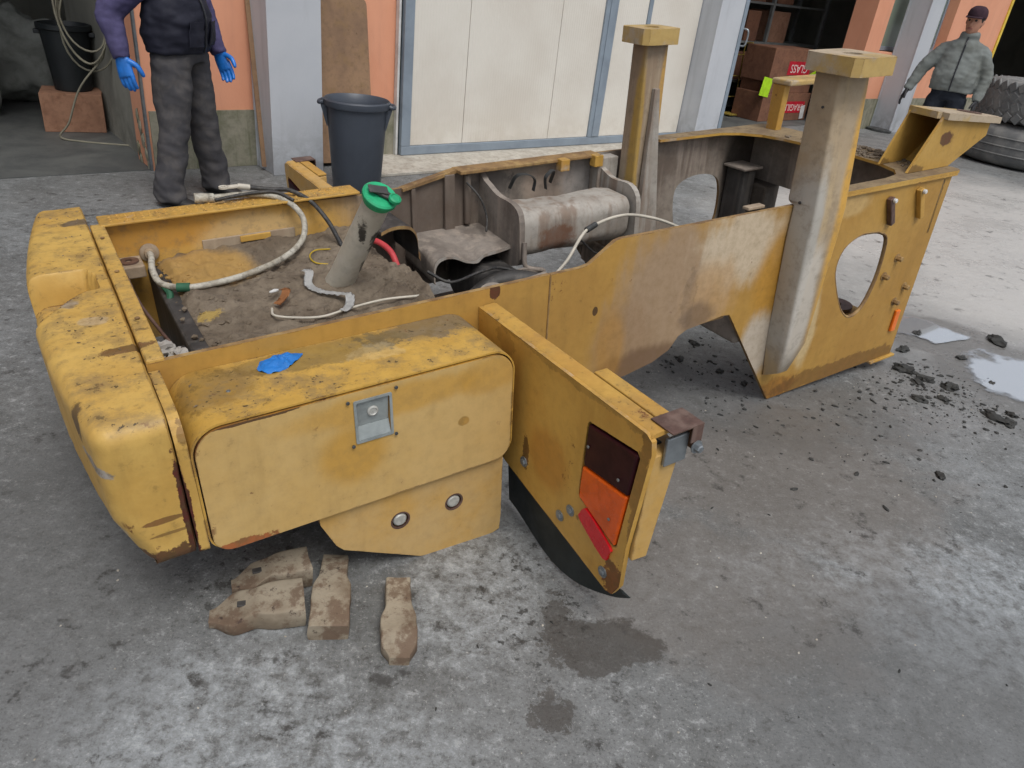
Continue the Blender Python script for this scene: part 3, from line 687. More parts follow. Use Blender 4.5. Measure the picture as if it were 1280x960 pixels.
rc = [(-1.0, 1.03, 0.34, 0.34, 'tan'), (-0.62, 1.03, 0.28, 0.24, 'small'), (-0.25, 1.03, 0.34, 0.42, 'tall'), (0.45, 1.03, 0.5, 0.44, 'wide'), (-0.95, 0.47, 0.5, 0.34, 'squat'), (-0.35, 0.47, 0.42, 0.4, 'square'),
      (-0.9, 1.58, 0.4, 0.3, 'flat'), (-0.3, 1.58, 0.5, 0.4, 'broad'), (0.5, 1.58, 0.4, 0.5, 'high')]
for i, (x, z, wd, ht, nm) in enumerate(rc):
    p = F(8.9 + x, -1.75, 0.006 + z + 0.001)
    shelf = {1.03: 'middle', 0.47: 'lower', 1.58: 'upper'}[z]
    carton('carton', p, FY + R(random.uniform(-4, 4)), (wd, 0.42, ht), MT['cardboard2'] if i % 3 else MT['cardboard'], '%s brown carton on the %s shelf of the storage rack' % (nm, shelf), 'cartons on the storage rack')
def lettered(name, u, k, z, rz, dims, label, bands):
    t = carton(name, F(u, k, z), FY + rz, dims, MT['cardboard2'], label)
    for (x, zc, wx, wz, txt, sz, rot) in bands:
        bm = NB(); box(bm, (x - wx/2, -dims[1]/2 - 0.0025, zc - wz/2), (x + wx/2, -dims[1]/2 - 0.0005, zc + wz/2)); b0 = mobj('red_band', bm, MT['redtape'], t)
        text_mesh('lettering', txt, sz, MT['letter'], t, Matrix.Translation((x, -dims[1]/2 - 0.0035, zc)) @ Matrix.Rotation(R(90), 4, 'X') @ Matrix.Rotation(R(rot), 4, 'Z'))
    return t
lettered('fragile_carton', 8.78, -0.95, 0.007, 0, (1.28, 0.5, 0.40), 'brown carton printed FRAGILE upside down on the doorway floor', [(0.23, 0.20, 0.60, 0.17, 'FRAGILE', 0.135, 180)])
b2 = lettered('flat_carton', 8.80, -0.97, 0.412, R(1), (1.15, 0.5, 0.15), 'flat dark carton between the two red printed cartons', [])
lettered('glass_carton', 8.76, -0.95, 0.567, R(0), (1.2, 0.5, 0.46), 'brown carton printed GLASS upside down on top of the stack', [(0.13, 0.20, 0.60, 0.19, 'GLASS', 0.165, 180)])
def sheet(name, o_, M, w_, h_, mat, label, cat):
    bm = NB(); box(bm, (-w_/2, -0.0015, -h_/2), (w_/2, 0.0015, h_/2))
    o = mobj(name, bm, mat); o.matrix_world = M; return tag(o, label, cat)
RZ = Matrix.Rotation(FY, 4, 'Z')
sheet('paper_tag', None, Matrix.Translation(F(8.13, -0.694, 0.50)) @ RZ @ Matrix.Rotation(R(8), 4, 'Y'), 0.24, 0.26, MT['limetag'], 'lime green paper tag stuck low on the carton stack edge', 'tag')
sheet('paper_tag', None, Matrix.Translation(F(9.30, -0.69, 0.66)) @ RZ @ Matrix.Rotation(R(-20), 4, 'Y'), 0.16, 0.12, MT['limetag'], 'small lime tag at the corner of the GLASS carton', 'tag')
sheet('paper_tag', None, Matrix.Translation(F(9.28, -0.69, 0.13)) @ RZ @ Matrix.Rotation(R(-8), 4, 'Y'), 0.11, 0.2, MT['whiteplastic'], 'white paper label on the FRAGILE carton', 'label')
bm = NB()
for s in (0, 0.34):
    tube(bm, spline([(s, 0, 0.02), (s, 0.02, 0.5), (s, 0.05, 0.95), (s, 0.0, 1.02), (s, -0.08, 1.03)], 6), 0.010, 8)
for z in (0.25, 0.55, 0.85): tube(bm, [(0, 0.03, z), (0.34, 0.03, z)], 0.008, 8)
box(bm, (-0.03, -0.22, 0.02), (0.37, 0.0, 0.035))
o = mobj('hand_truck', bm, MT['yellowtube'], None, 60); o.location = F(7.98, -1.30, 0.007); o.rotation_euler = (0, 0, FY)
tag(o, 'yellow tube hand truck standing by the cartons in the doorway', 'hand truck')

# ---------------------------------------------------------------- dark bay at the right: stacked tyres, scrap
def tyre(loc, r, wd, label, tread=True, tilt=0.0):
    t = empty('tyre', loc, 0, label, 'tyre', 'large tyres stacked by the dark bay')
    t.rotation_euler = (tilt, 0, random.uniform(0, 3))
    prof = [(r*0.52, 0.03), (r*0.60, 0.0), (r*0.80, -0.005), (r*0.93, 0.03), (r*0.985, 0.09), (r, wd*0.3), (r, wd*0.7), (r*0.985, wd-0.09), (r*0.93, wd-0.03), (r*0.80, wd+0.005), (r*0.60, wd), (r*0.52, wd-0.03), (r*0.54, wd*0.8), (r*0.86, wd*0.7), (r*0.86, wd*0.3), (r*0.54, wd*0.2)]
    bm = NB(); lathe(bm, prof, 56, closed=True); mobj('casing', bm, MT['tyre'], t, 40)
    if tread:
        bm = NB()
        nl = 44
        for i in range(nl):
            for row in range(4):
                a = 2*math.pi*(i + 0.5*(row % 2))/nl
                M = Matrix.Rotation(a, 4, 'Z') @ Matrix.Translation((r, 0, wd*(0.14 + 0.24*row))) @ Matrix.Rotation(R(32 if row % 2 else -32), 4, 'X')
                box(bm, (-0.03, -0.05, -0.055), (0.003, 0.05, 0.055), 0.008, 1, mat=M)
        tag(mobj('tread', bm, MT['tyre'], t), kind='stuff')
    else:
        for z in (0.3, 0.5, 0.7):
            bm = NB()
            lathe(bm, [(r + 0.004, wd*z - 0.012), (r + 0.012, wd*z), (r + 0.004, wd*z + 0.012), (r - 0.01, wd*z)], 56, closed=True)
            mobj('rib', bm, MT['tyre'], t, 40)
    return t
tyre((6.75, 11.05, 0.008), 0.95, 0.52, 'smooth worn large tyre lying at the bottom of the tyre stack', False)
tyre((6.80, 11.0, 0.545), 0.92, 0.50, 'blocky treaded large tyre lying on top of the tyre stack', True)
for i in range(14):
    bm = NB()
    sr = random.uniform(0.06, 0.15)
    rock(bm, (0, 0, 0), sr, 1, 0.8, 0.8, random.random()*3, 2, 0.4, i + 40)
    o = mobj('scrap_piece', bm, MT['zinc'] if i % 2 else MT['whiteplastic'], None, 40)
    o.location = F(14.6 + 0.27 * (i % 7), -1.25 - 0.42 * (i // 7), 0.566 + sr * 0.72)
    tag(o, 'pale scrap piece %s on the bench in the dark bay, %s row' % (('first from the left', 'second from the left', 'third from the left', 'in the middle', 'third from the right', 'second from the right', 'last at the right')[i % 7], 'front' if i < 7 else 'rear'), 'scrap', 'pale scrap pieces in the dark bay')
t = empty('scrap_bench', F(15.5, -1.7, 0.006), FY, 'dark steel bench piled with scrap in the right bay', 'bench')
bm = NB(); box(bm, (-1.1, -0.7, 0.5), (1.1, 0.7, 0.56), 0.004); mobj('top', bm, MT['darkmetal'], t)
for sx in (-1.0, 1.0):
    for sy in (-0.6, 0.6):
        bm = NB(); box(bm, (sx - 0.04, sy - 0.04, 0), (sx + 0.04, sy + 0.04, 0.499)); mobj('leg', bm, MT['darkmetal'], t)

# ================================================================== MACHINE CHASSIS  (local x = along, y = across towards the far side, z = up)
ch = empty('machine_chassis', (-0.855, 1.591, 0.0), 0, 'yellow wheeled machine chassis with two tall posts, toolbox and lamp fenders', 'chassis')
ch.rotation_mode = 'XYZ'
_cy, _sy = math.cos(0.6207), math.sin(0.6207)
Rz = Matrix.Rotation(0.6207, 4, 'Z'); Ry = Matrix.Rotation(-0.07424, 4, 'Y'); Rx = Matrix.Rotation(-0.0114, 4, 'X')
ch.rotation_euler = (Rz @ Ry @ Rx).to_euler('XYZ')
def cp(name, bm, mats, parent=None, smooth=None):
    return mobj(name, bm, mats, parent or ch, smooth)
def bolt(p, d, r=0.012, h=0.010, parent=None, mat=None, washer=True, name='bolt'):
    bm = NB(); M = frame(p, d)
    if washer: lathe(bm, [(0, 0), (r*1.6, 0), (r*1.6, 0.003), (0, 0.003)], 16, M)
    lathe(bm, [(0, 0.003), (r, 0.003), (r, 0.003 + h*0.8), (r*0.8, 0.003 + h), (0, 0.003 + h)], 6 if washer else 12, M)
    return cp(name, bm, mat or MT['zinc'], parent)
hole_n = smooth_loop([(3.018, 0.535), (3.075, 0.50), (3.093, 0.41), (3.09, 0.29), (3.045, 0.165), (2.96, 0.128), (2.87, 0.19), (2.78, 0.33), (2.746, 0.42), (2.768, 0.50), (2.85, 0.545), (2.94, 0.548)], 3)
hole_f = smooth_loop([(2.83, 0.34), (2.825, 0.45), (2.88, 0.50), (2.98, 0.52), (3.08, 0.51), (3.15, 0.47), (3.18, 0.36), (3.17, 0.22), (3.08, 0.13), (2.95, 0.14), (2.87, 0.22)], 3)
PE = [MT['paint_side'], MT['edge_rust']]
bm = NB()
plate(bm, [(0.0, 0.20), (1.208, 0.195), (1.208, 0.674), (0.0, 0.664)], 0.0, 0.016, 'y', edge_mi=1)
cp('side_panel', bm, PE)
bm = NB()
plate(bm, [(1.211, 0.195), (1.585, 0.192), (1.72, 0.215), (1.80, 0.25), (1.84, 0.30), (1.88, 0.318), (2.07, 0.336), (2.112, 0.33), (2.135, 0.30), (2.49, -0.183), (3.425, -0.181), (3.448, 0.752), (2.55, 0.748), (1.495, 0.750), (1.47, 0.746), (1.365, 0.680), (1.33, 0.674), (1.211, 0.673)], 0.0, 0.016, 'y', [hole_n], edge_mi=1)
cp('side_panel', bm, PE)
bm = NB(); box(bm, (1.86, 0.017, 0.312), (2.10, 0.075, 0.326), 0.003); cp('bottom_flange', bm, MT['edge_rust'])
# weld seam on the panel joint
bm = NB(); tube(bm, [(1.2095, -0.001, 0.20 + 0.47*i/20) for i in range(21)], [0.0028 + 0.0008*(i % 2) for i in range(21)], 6); cp('weld_seam', bm, MT['edge_rust'])
# hole rim
bm = NB(); tube(bm, [(x, 0.008, z) for x, z in hole_n], 0.0095, 6, closed=True); cp('hole_rim', bm, MT['edge_rust'], None, 60)
# far side panel
bm = NB()
plate(bm, [(0.0, 0.20), (1.585, 0.192), (1.80, 0.24), (1.86, 0.315), (2.08, 0.336), (2.112, 0.326), (2.46, -0.15), (3.388, -0.15), (3.3885, 0.735), (2.60, 0.735), (2.58, 0.708), (1.467, 0.712), (1.38, 0.70), (1.22, 0.662), (1.01, 0.652), (0.0, 0.668)], 1.118, 1.134, 'y', [hole_f], edge_mi=1)
cp('far_side_panel', bm, [MT['far_panel'], MT['edge_rust']])
# far rails: yellow tread-dimpled top flange and the rust-chipped flange further back
bm = NB(); box(bm, (0.03, 1.085, 0.668), (1.0, 1.20, 0.678), 0.003); fl = cp('top_flange', bm, MT['paint_edge'])
bm = NB()
for i in range(34):
    for j in range(3):
        lathe(bm, [(0.006, 0.0), (0.0045, 0.003), (0, 0.0035)], 8, Matrix.Translation((0.07 + 0.027*i, 1.115 + 0.028*j + 0.012*(i % 2), 0.678)))
tag(cp('tread_dimples', bm, MT['paint_edge'], fl), kind='stuff')
bm = NB(); hexa(bm, [(1.46, 1.06, 0.700), (2.24, 1.06, 0.703), (2.24, 1.15, 0.703), (1.46, 1.15, 0.700), (1.46, 1.06, 0.716), (2.24, 1.06, 0.716), (2.24, 1.15, 0.716), (1.46, 1.15, 0.716)], 0.003)
cp('top_flange', bm, MT['edge_rust'])
for x in (1.98, 2.18):
    bm = NB(); box(bm, (x, 1.03, 0.665), (x + 0.05, 1.075, 0.72), 0.004); cp('flange_lug', bm, MT['paint_edge'])
bm = NB(); hexa(bm, [(1.2, 1.10, 0.648), (1.46, 1.10, 0.700), (1.46, 1.145, 0.700), (1.2, 1.145, 0.648), (1.2, 1.10, 0.660), (1.46, 1.10, 0.714), (1.46, 1.145, 0.714), (1.2, 1.145, 0.660)]); cp('top_flange', bm, MT['edge_rust'])
bm = NB(); box(bm, (1.40, 1.095, 0.25), (1.45, 1.117, 0.698), 0.004); cp('stiffener', bm, MT['far_panel'])
bm = NB(); box(bm, (1.24, 1.10, 0.25), (1.26, 1.117, 0.655), 0.004); cp('stiffener', bm, MT['far_panel'])
bm = NB(); box(bm, (2.22, 1.05, 0.52), (2.34, 1.117, 0.70), 0.004); cp('stiffener', bm, MT['tank'])

# rear top deck: U-shaped plate with rounded inner corners
bm = NB()
inner = [(2.60, 0.052), (3.02, 0.055), (3.12, 0.075), (3.19, 0.13), (3.235, 0.24), (3.25, 0.40), (3.245, 0.80), (3.22, 0.93), (3.15, 1.02), (3.05, 1.06), (2.62, 1.065)]
plate(bm, [(2.60, -0.012), (3.03, -0.012), (3.475, -0.012), (3.50, 0.01), (3.50, 1.10), (3.46, 1.15), (2.62, 1.15)] + inner[::-1], 0.753, 0.766, 'z', edge_mi=1)
for v in bm.verts:
    if v.co.y > 0.5: v.co.z -= 0.016 * min(1, (v.co.y - 0.5) / 0.5)
cp('top_deck', bm, [flaky('dusty_deck_plate', lin(140, 122, 92), lin(112, 94, 72), lin(84, 66, 50), 6, 0.85, False), MT['paint_edge']])
bm = NB()
plate(bm, rrect(0.0, 0.47, 1.134, 0.734, 0.005) , 3.39, 3.405, 'x', [rrect(0.16, 0.40 + 0.1, 0.17, 0.51, 0.001)])
cp('rear_wall', bm, MT['bare'])
bm = NB(); box(bm, (3.39, 0.0165, -0.15), (3.405, 0.14, 0.469)); cp('rear_wall', bm, MT['bare'])
bm = NB(); box(bm, (3.30, 0.90, -0.15), (3.42, 1.117, 0.469), 0.01); cp('rear_wall', bm, MT['far_panel'])
bm = NB(); box(bm, (3.20, 0.98, 0.10), (3.298, 1.116, 0.55), 0.012); bo = cp('corner_bracket', bm, MT['darkmetal'])
bm = NB(); box(bm, (3.17, 0.96, 0.552), (3.32, 1.116, 0.566), 0.004); cp('bracket_cap', bm, MT['bare'], bo)
# hitch plate low between the panels
bm = NB(); box(bm, (3.05, 0.02, -0.02), (3.385, 0.75, 0.0), 0.004); hp = cp('hitch_plate', bm, MT['paint'])
bm = NB(); lathe(bm, [(0.03, 0), (0.085, 0), (0.085, 0.022), (0.03, 0.022)], 24, Matrix.Translation((3.27, 0.28, 0.001)), closed=True); cp('hitch_ring', bm, MT['brownmetal'], hp, 40)
bm = NB(); box(bm, (3.25, -0.014, -0.196), (3.45, 0.14, -0.183), 0.003); cp('foot_ledge', bm, MT['paint_edge'])

# dirt heaped on the rear deck
cr = Crumbs()
rnd = random.Random(3)
for i in range(260):
    x = rnd.uniform(3.26, 3.44); y = rnd.gauss(0.42, 0.16)
    if y < 0.05 or y > 0.9: continue
    r_ = rnd.uniform(0.004, 0.016)
    cr.add((x, y, 0.765 + r_*0.3 - (0.016*min(1, max(0, y-0.5)/0.5))), r_, 1, 1, 0.6, rnd.random()*3, 0.4, i)
tag(cr.build('dirt_crumbs', MT['dirt'], ch), kind='stuff')

# ------------------------------------------------ posts
def post(secs, cap_lo, cap_hi, mat):
    bm = NB(); rings = []
    for (x0, x1, y0, y1, z0, z1) in secs:      # z0 at inner edge, z1 at outer ridge
        rings.append([bm.verts.new(p) for p in ((x0, y0, z1), (x1, y0, z1), (x1 - 0.0, y1, z0), (x0, y1, z0))])
    for A, B in zip(rings, rings[1:]):
        for k in range(4): bm.faces.new((A[k], A[(k+1) % 4], B[(k+1) % 4], B[k]))
    bm.faces.new(rings[0]); bm.faces.new(rings[-1])
    ve = [e for e in bm.edges if abs((e.verts[0].co - e.verts[1].co).normalized().z) > 0.8]
    bmesh.ops.bevel(bm, geom=ve, offset=0.012, segments=3, profile=0.5, affect='EDGES')
    p = cp('post', bm, mat, None, 50)
    bm = NB(); (x0, y0, z0), (x1, y1, z1) = cap_lo, cap_hi
    c = 0.022
    cx, cy = (x0+x1)/2, (y0+y1)/2
    hole = [(cx + 0.035*math.cos(2*math.pi*k/16), cy + 0.035*math.sin(2*math.pi*k/16)) for k in range(16)]
    plate(bm, [(x0+c, y0), (x1-c, y0), (x1, y0+c), (x1, y1-c), (x1-c, y1), (x0+c, y1), (x0, y1-c), (x0, y0+c)], z0, z1, 'z', [hole])
    cap = cp('cap_plate', bm, MT['cap'], p)
    bm = NB(); lathe(bm, [(0, 0), (0.045, 0)], 16, Matrix.Translation((cx, cy, z0 + 0.02))); lathe(bm, [(0.018, 0.022), (0.026, 0.022), (0.026, 0.05), (0.018, 0.05)], 12, Matrix.Translation((cx, cy, z0 - 0.0)), closed=True)
    cp('cap_socket', bm, MT['brownmetal'], p)
    return p
pn = post([(2.405, 2.47, -0.085, -0.002, -0.03, 0.02), (2.385, 2.515, -0.105, -0.0015, 0.15, 0.15), (2.345, 2.53, -0.112, -0.001, 0.62, 0.62), (2.345, 2.53, -0.112, -0.001, 0.752, 0.752), (2.345, 2.53, -0.110, 0.03, 0.77, 0.77), (2.345, 2.515, -0.075, 0.035, 1.236, 1.236)], (2.30, -0.165, 1.237), (2.525, 0.065, 1.298), MT['post'])
bolt((2.344, -0.035, 1.12), (-1, 0, 0), 0.005, 0.004, pn, MT['darkmetal'], False)
bolt((2.344, -0.035, 0.77), (-1, 0, 0), 0.006, 0.004, pn, MT['darkmetal'], False)
pf = post([(2.36, 2.50, 0.90, 1.117, 0.15, 0.15), (2.345, 2.48, 0.93, 1.05, 0.60, 0.60), (2.345, 2.475, 0.94, 1.046, 1.215, 1.215)], (2.295, 0.90, 1.216), (2.51, 1.085, 1.282), MT['post_far'])
bm = NB(); hexa(bm, [(2.352, 0.862, 0.2), (2.50, 0.862, 0.2), (2.50, 0.895, 0.2), (2.352, 0.895, 0.2), (2.40, 0.912, 1.03), (2.428, 0.912, 1.03), (2.428, 0.938, 1.03), (2.40, 0.938, 1.03)], 0.004)
cp('post_gusset', bm, MT['tank'], pf)

# ------------------------------------------------ small inverted-L bracket on the far rear corner
bm = NB(); hexa(bm, [(3.38, 0.98, 0.748), (3.425, 0.98, 0.748), (3.425, 1.05, 0.748), (3.38, 1.05, 0.748), (3.37, 0.97, 0.985), (3.415, 0.97, 0.985), (3.415, 1.05, 0.985), (3.37, 1.05, 0.985)], 0.004)
sb = cp('rear_bracket', bm, MT['paint_edge'])
bm = NB(); box(bm, (3.362, 0.93, 0.986), (3.74, 1.06, 1.015), 0.008); cp('bracket_top', bm, MT['cap'], sb)
# sloping bracket arm on the near rear corner
bm = NB()
plate(bm, [(3.17, 0.768), (3.485, 0.768), (3.735, 0.885), (3.735, 0.945), (3.33, 0.999)], 0.055, 0.067, 'y', edge_mi=1)
plate(bm, [(3.20, 0.768), (3.485, 0.768), (3.735, 0.885), (3.735, 0.945), (3.33, 0.999)], 0.215, 0.225, 'y', edge_mi=1)
hexa(bm, [(3.395, 0.0675, 0.768), (3.484, 0.0675, 0.768), (3.484, 0.2145, 0.768), (3.395, 0.2145, 0.768), (3.64, 0.0675, 0.95), (3.73, 0.0675, 0.935), (3.73, 0.2145, 0.935), (3.64, 0.2145, 0.95)])
arm = cp('bracket_arm', bm, [paint('arm_paint', lin(190, 152, 80), lin(176, 138, 64), dirt=0.4, rust=0.3, patches=[((3.40, 0.06, 0.90), (0.05, 0.1, 0.035), lin(84, 44, 34), 0.9, 16, 1.3), ((3.2, 0.1, 0.77), (0.1, 0.2, 0.03), lin(96, 70, 44), 0.7, 12, 1.0)]), MT['paint_edge']])
bm = NB()
hexa(bm, [(3.29, 0.035, 0.992), (3.82, 0.035, 0.935), (3.82, 0.24, 0.935), (3.31, 0.24, 0.992), (3.29, 0.035, 1.020), (3.82, 0.035, 0.963), (3.82, 0.24, 0.963), (3.31, 0.24, 1.020)])
bmesh.ops.bevel(bm, geom=[e for e in bm.edges if abs((e.verts[0].co - e.verts[1].co).normalized().z) > 0.8], offset=0.035, segments=4, affect='EDGES')
tp = cp('arm_plate', bm, MT['cap'], arm, 40)
bm = NB(); lathe(bm, [(0.03, 0.0), (0.055, 0.0), (0.055, 0.004), (0.03, 0.004)], 20, frame((3.68, 0.14, 0.979), (0.107, 0, 1)), closed=True); cp('plate_ring', bm, MT['brownmetal'], arm)

for x in (1.50,):
    bm = NB(); box(bm, (x, 1.085, 0.46), (x + 0.03, 1.117, 0.69), 0.01, 3); cp('panel_rib', bm, MT['far_panel'], None, 40)
# latches, pads, bolts and marker on the rear side panel
for (x0, z0, x1, z1) in ((3.045, 0.575, 2.985, 0.70), (3.265, 0.575, 3.195, 0.715)):
    bm = NB(); M = Matrix.Translation(((x0+x1)/2, -0.012, (z0+z1)/2)) @ Matrix.Rotation(math.atan2(x1-x0, z1-z0), 4, 'Y')
    L_ = math.hypot(x1-x0, z1-z0)/2
    box(bm, (-0.014, -0.013, -L_), (0.014, 0.0115, L_), 0.004, mat=M); la = cp('latch_bar', bm, MT['brownmetal'] if x0 < 3.1 else MT['paint'])
    for q in (-1, 1):
        bolt(M @ Vector((0.026, 0.011, q*L_*0.75)), (0, -1, 0), 0.006, 0.005, la, MT['edge_rust'], False)
    bolt(M @ Vector((0.002, -0.013, L_*0.86)), (0, -1, 0), 0.010, 0.012, la, MT['whiteplastic'], False)
for x, z in ((3.205, 0.384), (3.14, 0.304), (3.345, 0.213), (3.30, 0.141)):
    bolt((x, 0, z), (0, -1, 0), 0.013, 0.026, None, MT['edge_rust'])
bm = NB(); box(bm, (3.335, -0.014, -0.03), (3.372, -0.0005, 0.085), 0.004); cp('side_marker', bm, MT['orange'])
for z in (0.30, 0.45, 0.10): bolt((3.447, 0.03, z), (1, 0, 0), 0.01, 0.012, None, MT['darkmetal'])
bm = NB(); box(bm, (2.60, -0.0125, 0.742), (3.47, -0.0005, 0.7525), 0.002); cp('rim_lip', bm, MT['paint_edge'])

# ------------------------------------------------ counterweight
bm = NB()
X0, X1, Y0, Y1, Z0, Z1 = -0.225, -0.002, -0.285, 1.40, 0.265, 0.672
def rbox_point(p, rx):
    lo = Vector((X0 + rx, Y0 + rx, Z0 + rx*0.7)); hi = Vector((X1 - 0.006, Y1 - rx, Z1 - rx*0.7))
    q = Vector((min(max(p.x, lo.x), hi.x), min(max(p.y, lo.y), hi.y), min(max(p.z, lo.z), hi.z)))
    d = p - q
    sc = Vector(((rx if d.x < 0 else 0.006), rx, rx*0.7))
    e = Vector((d.x/sc.x, d.y/sc.y, d.z/sc.z))
    m = max(abs(e.x), abs(e.y), abs(e.z))
    if m < 1e-6: return p
    e = e * (m / e.length)
    return q + Vector((e.x*sc.x, e.y*sc.y, e.z*sc.z))
NX, NY, NZ = 26, 330, 22
def gridface(fn, a, b_):
    g = [[bm.verts.new(fn(i/a, j/b_)) for j in range(b_+1)] for i in range(a+1)]
    for i in range(a):
        for j in range(b_): bm.faces.new((g[i][j], g[i+1][j], g[i+1][j+1], g[i][j+1]))
lx = lambda t: X0 + (X1-X0)*t
ly = lambda t: Y0 + (Y1-Y0)*t
lz = lambda t: Z0 + (Z1-Z0)*t
gridface(lambda u, v: Vector((lx(u), ly(v), Z1)), NX, NY); gridface(lambda u, v: Vector((lx(u), ly(v), Z0)), NX, NY)
gridface(lambda u, v: Vector((X0, ly(v), lz(u))), NZ, NY); gridface(lambda u, v: Vector((X1, ly(v), lz(u))), NZ, NY)
gridface(lambda u, v: Vector((lx(u), Y0, lz(v))), NX, NZ); gridface(lambda u, v: Vector((lx(u), Y1, lz(v))), NX, NZ)
bmesh.ops.remove_doubles(bm, verts=bm.verts, dist=1e-5)
sst = lambda a, b_, x: (lambda t: t*t*(3-2*t))(min(1, max(0, (x-a)/(b_-a))))
for v in bm.verts:
    p = rbox_point(v.co.copy(), 0.05)
    # recess open to the outer side: steep far wall, floor rising towards the near block
    if p.z > 0.45:
        yy = p.y
        far = 1 - sst(0.692, 0.702, yy)
        near_y = 0.36 + 0.16 * sst(-0.23, -0.06, p.x)
        fall = sst(near_y, near_y + 0.03, yy)
        reach = 1 - sst(-0.058, -0.035, p.x + 0.02 * sst(0.62, 0.69, yy))
        dep = 0.10 * far * fall * reach
        p.z -= dep * sst(0.45, 0.66, p.z + dep*0)
    p.x += 0.072 * (abs(p.y - 0.56)/0.84)**2.0 * max(0, (X1 - p.x)/(X1 - X0))
    if p.z < 0.42: p.x += (0.42 - p.z) * 0.35 * (1 if p.x < -0.1 else 0.0)     # tucked-in lower edge
    p += Vector((0, 0, 0.003)) * noise.noise(p * 5) + Vector((0.0015, 0.0015, 0.0015)) * noise.noise(p * 23)
    v.co = p
cp('counterweight', bm, MT['paint_cw'], None, 42)
bm = NB(); box(bm, (0.0, 0.001, 0.30), (0.045, 1.117, 0.675), 0.006); cp('front_rail', bm, MT['paint_cw'])
for y in (0.25, 0.62, 0.95): bolt((0.022, y, 0.675), (0, 0, 1), 0.007, 0.003, None, MT['edge_rust'], False)
# end plate between counterweight and toolbox
bm = NB(); plate(bm, rrect(-0.272, 0.258, -0.0015, 0.645, (0.02, 0.005, 0.005, 0.07)), 0.001, 0.026, 'x'); cp('end_plate', bm, MT['paint_cw'])

# ------------------------------------------------ toolbox
A0, A1, T0, T1 = 0.036, 0.899, 0.245, 0.607
RO = rrect(A0 - 0.009, T0 + 0.004, A1 + 0.008, T1 + 0.010, (0.055, 0.055, 0.078, 0.078), 8)
RI = rrect(A0 - 0.0035, T0 + 0.006, A1 + 0.0035, T1 + 0.0045, (0.05, 0.05, 0.073, 0.073), 8)
bm = NB(); plate(bm, RO, -0.2725, -0.0015, 'y', [RI]); tb = cp('toolbox', bm, MT['paint_tool'], None, 40)
bm = NB(); plate(bm, rrect(A0 - 0.003, T0 + 0.0065, A1 + 0.003, T1 + 0.004, (0.05, 0.05, 0.073, 0.073), 8), -0.252, -0.245, 'y'); cp('toolbox_back', bm, MT['rubber'], tb)
bm = NB()
latch_hole = rrect(0.428, 0.458, 0.519, 0.574, 0.004, 2)
plate(bm, rrect(A0, T0, A1, T1, (0.05, 0.05, 0.07, 0.07), 8), -0.2755, -0.2625, 'y', [latch_hole], edge_mi=1)
door = cp('toolbox_door', bm, [MT['paint_door'], paint('door_edge', lin(190, 140, 50), lin(120, 76, 34), rust=2.0, dirt=1.0)], tb, 40)
bm = NB(); plate(bm, rrect(0.421, 0.451, 0.526, 0.581, 0.004, 3), -0.279, -0.276, 'y', [latch_hole]); cp('latch_frame', bm, MT['latch'], door)
bm = NB()
hexa(bm, [(0.429, -0.264, 0.497), (0.518, -0.264, 0.497), (0.518, -0.2605, 0.497), (0.429, -0.2605, 0.497), (0.429, -0.272, 0.573), (0.518, -0.272, 0.573), (0.518, -0.268, 0.573), (0.429, -0.268, 0.573)])
cp('latch_dish', bm, MT['latch'], door)
bm = NB(); hexa(bm, [(0.429, -0.2775, 0.459), (0.518, -0.2775, 0.459), (0.518, -0.2615, 0.459), (0.429, -0.2615, 0.459), (0.429, -0.266, 0.496), (0.518, -0.266, 0.496), (0.518, -0.2615, 0.496), (0.429, -0.2615, 0.496)]); cp('latch_paddle', bm, MT['latch'], door)
bm = NB(); lathe(bm, [(0, 0), (0.015, 0), (0.015, 0.004), (0.011, 0.006), (0.009, 0.004), (0, 0.004)], 20, frame((0.474, -0.268, 0.535), (0, -1, 0))); cp('latch_lock', bm, MT['bolthead'], door, 40)
for x, z in ((0.406, 0.583), (0.538, 0.592), (0.412, 0.448), (0.532, 0.45)):
    bolt((x, -0.2765, z), (0, -1, 0), 0.005, 0.003, door, MT['zincdark'], False, 'rivet')
bm = NB(); cyl(bm, (0.155, -0.14, T1 + 0.0065), (0.155, -0.14, T1 + 0.012), 0.007, 0.005, 8); cp('rivet', bm, MT['zinc'], tb)
# lower skirt plate with two deep-set bolts
bm = NB()
cups = [[(cx + 0.026*math.cos(2*math.pi*k/20), cz + 0.026*math.sin(2*math.pi*k/20)) for k in range(20)] for cx, cz in ((0.541, 0.124), (0.718, 0.121))]
plate(bm, [(0.305, 0.242), (0.308, 0.205), (0.345, 0.115), (0.365, 0.09), (0.60, -0.045), (0.64, -0.056), (0.86, -0.066), (0.884, -0.058), (0.888, 0.0), (0.888, 0.242)], -0.256, -0.232, 'y', cups, edge_mi=1)
sk = cp('skirt_plate', bm, [MT['paint_pale'], MT['edge_rust']], None, 40)
for cx, cz in ((0.541, 0.124), (0.718, 0.121)):
    bm = NB(); M = frame((cx, -0.2565, cz), (0, -1, 0))
    lathe(bm, [(0.0262, -0.016), (0.0255, 0.0), (0.0275, 0.0012), (0.031, 0.0002)], 24, M); cp('cup_rim', bm, MT['brownmetal'], sk, 60)
    bm = NB(); lathe(bm, [(0, -0.014), (0.021, -0.014), (0.021, -0.004), (0.017, 0.0), (0, 0.001)], 24, M); cp('bolt_head', bm, MT['bolthead'], sk, 40)
bm = NB(); box(bm, (0.36, -0.231, 0.10), (0.88, -0.02, 0.238), 0.004); cp('skirt_bracket', bm, MT['darkmetal'], sk)

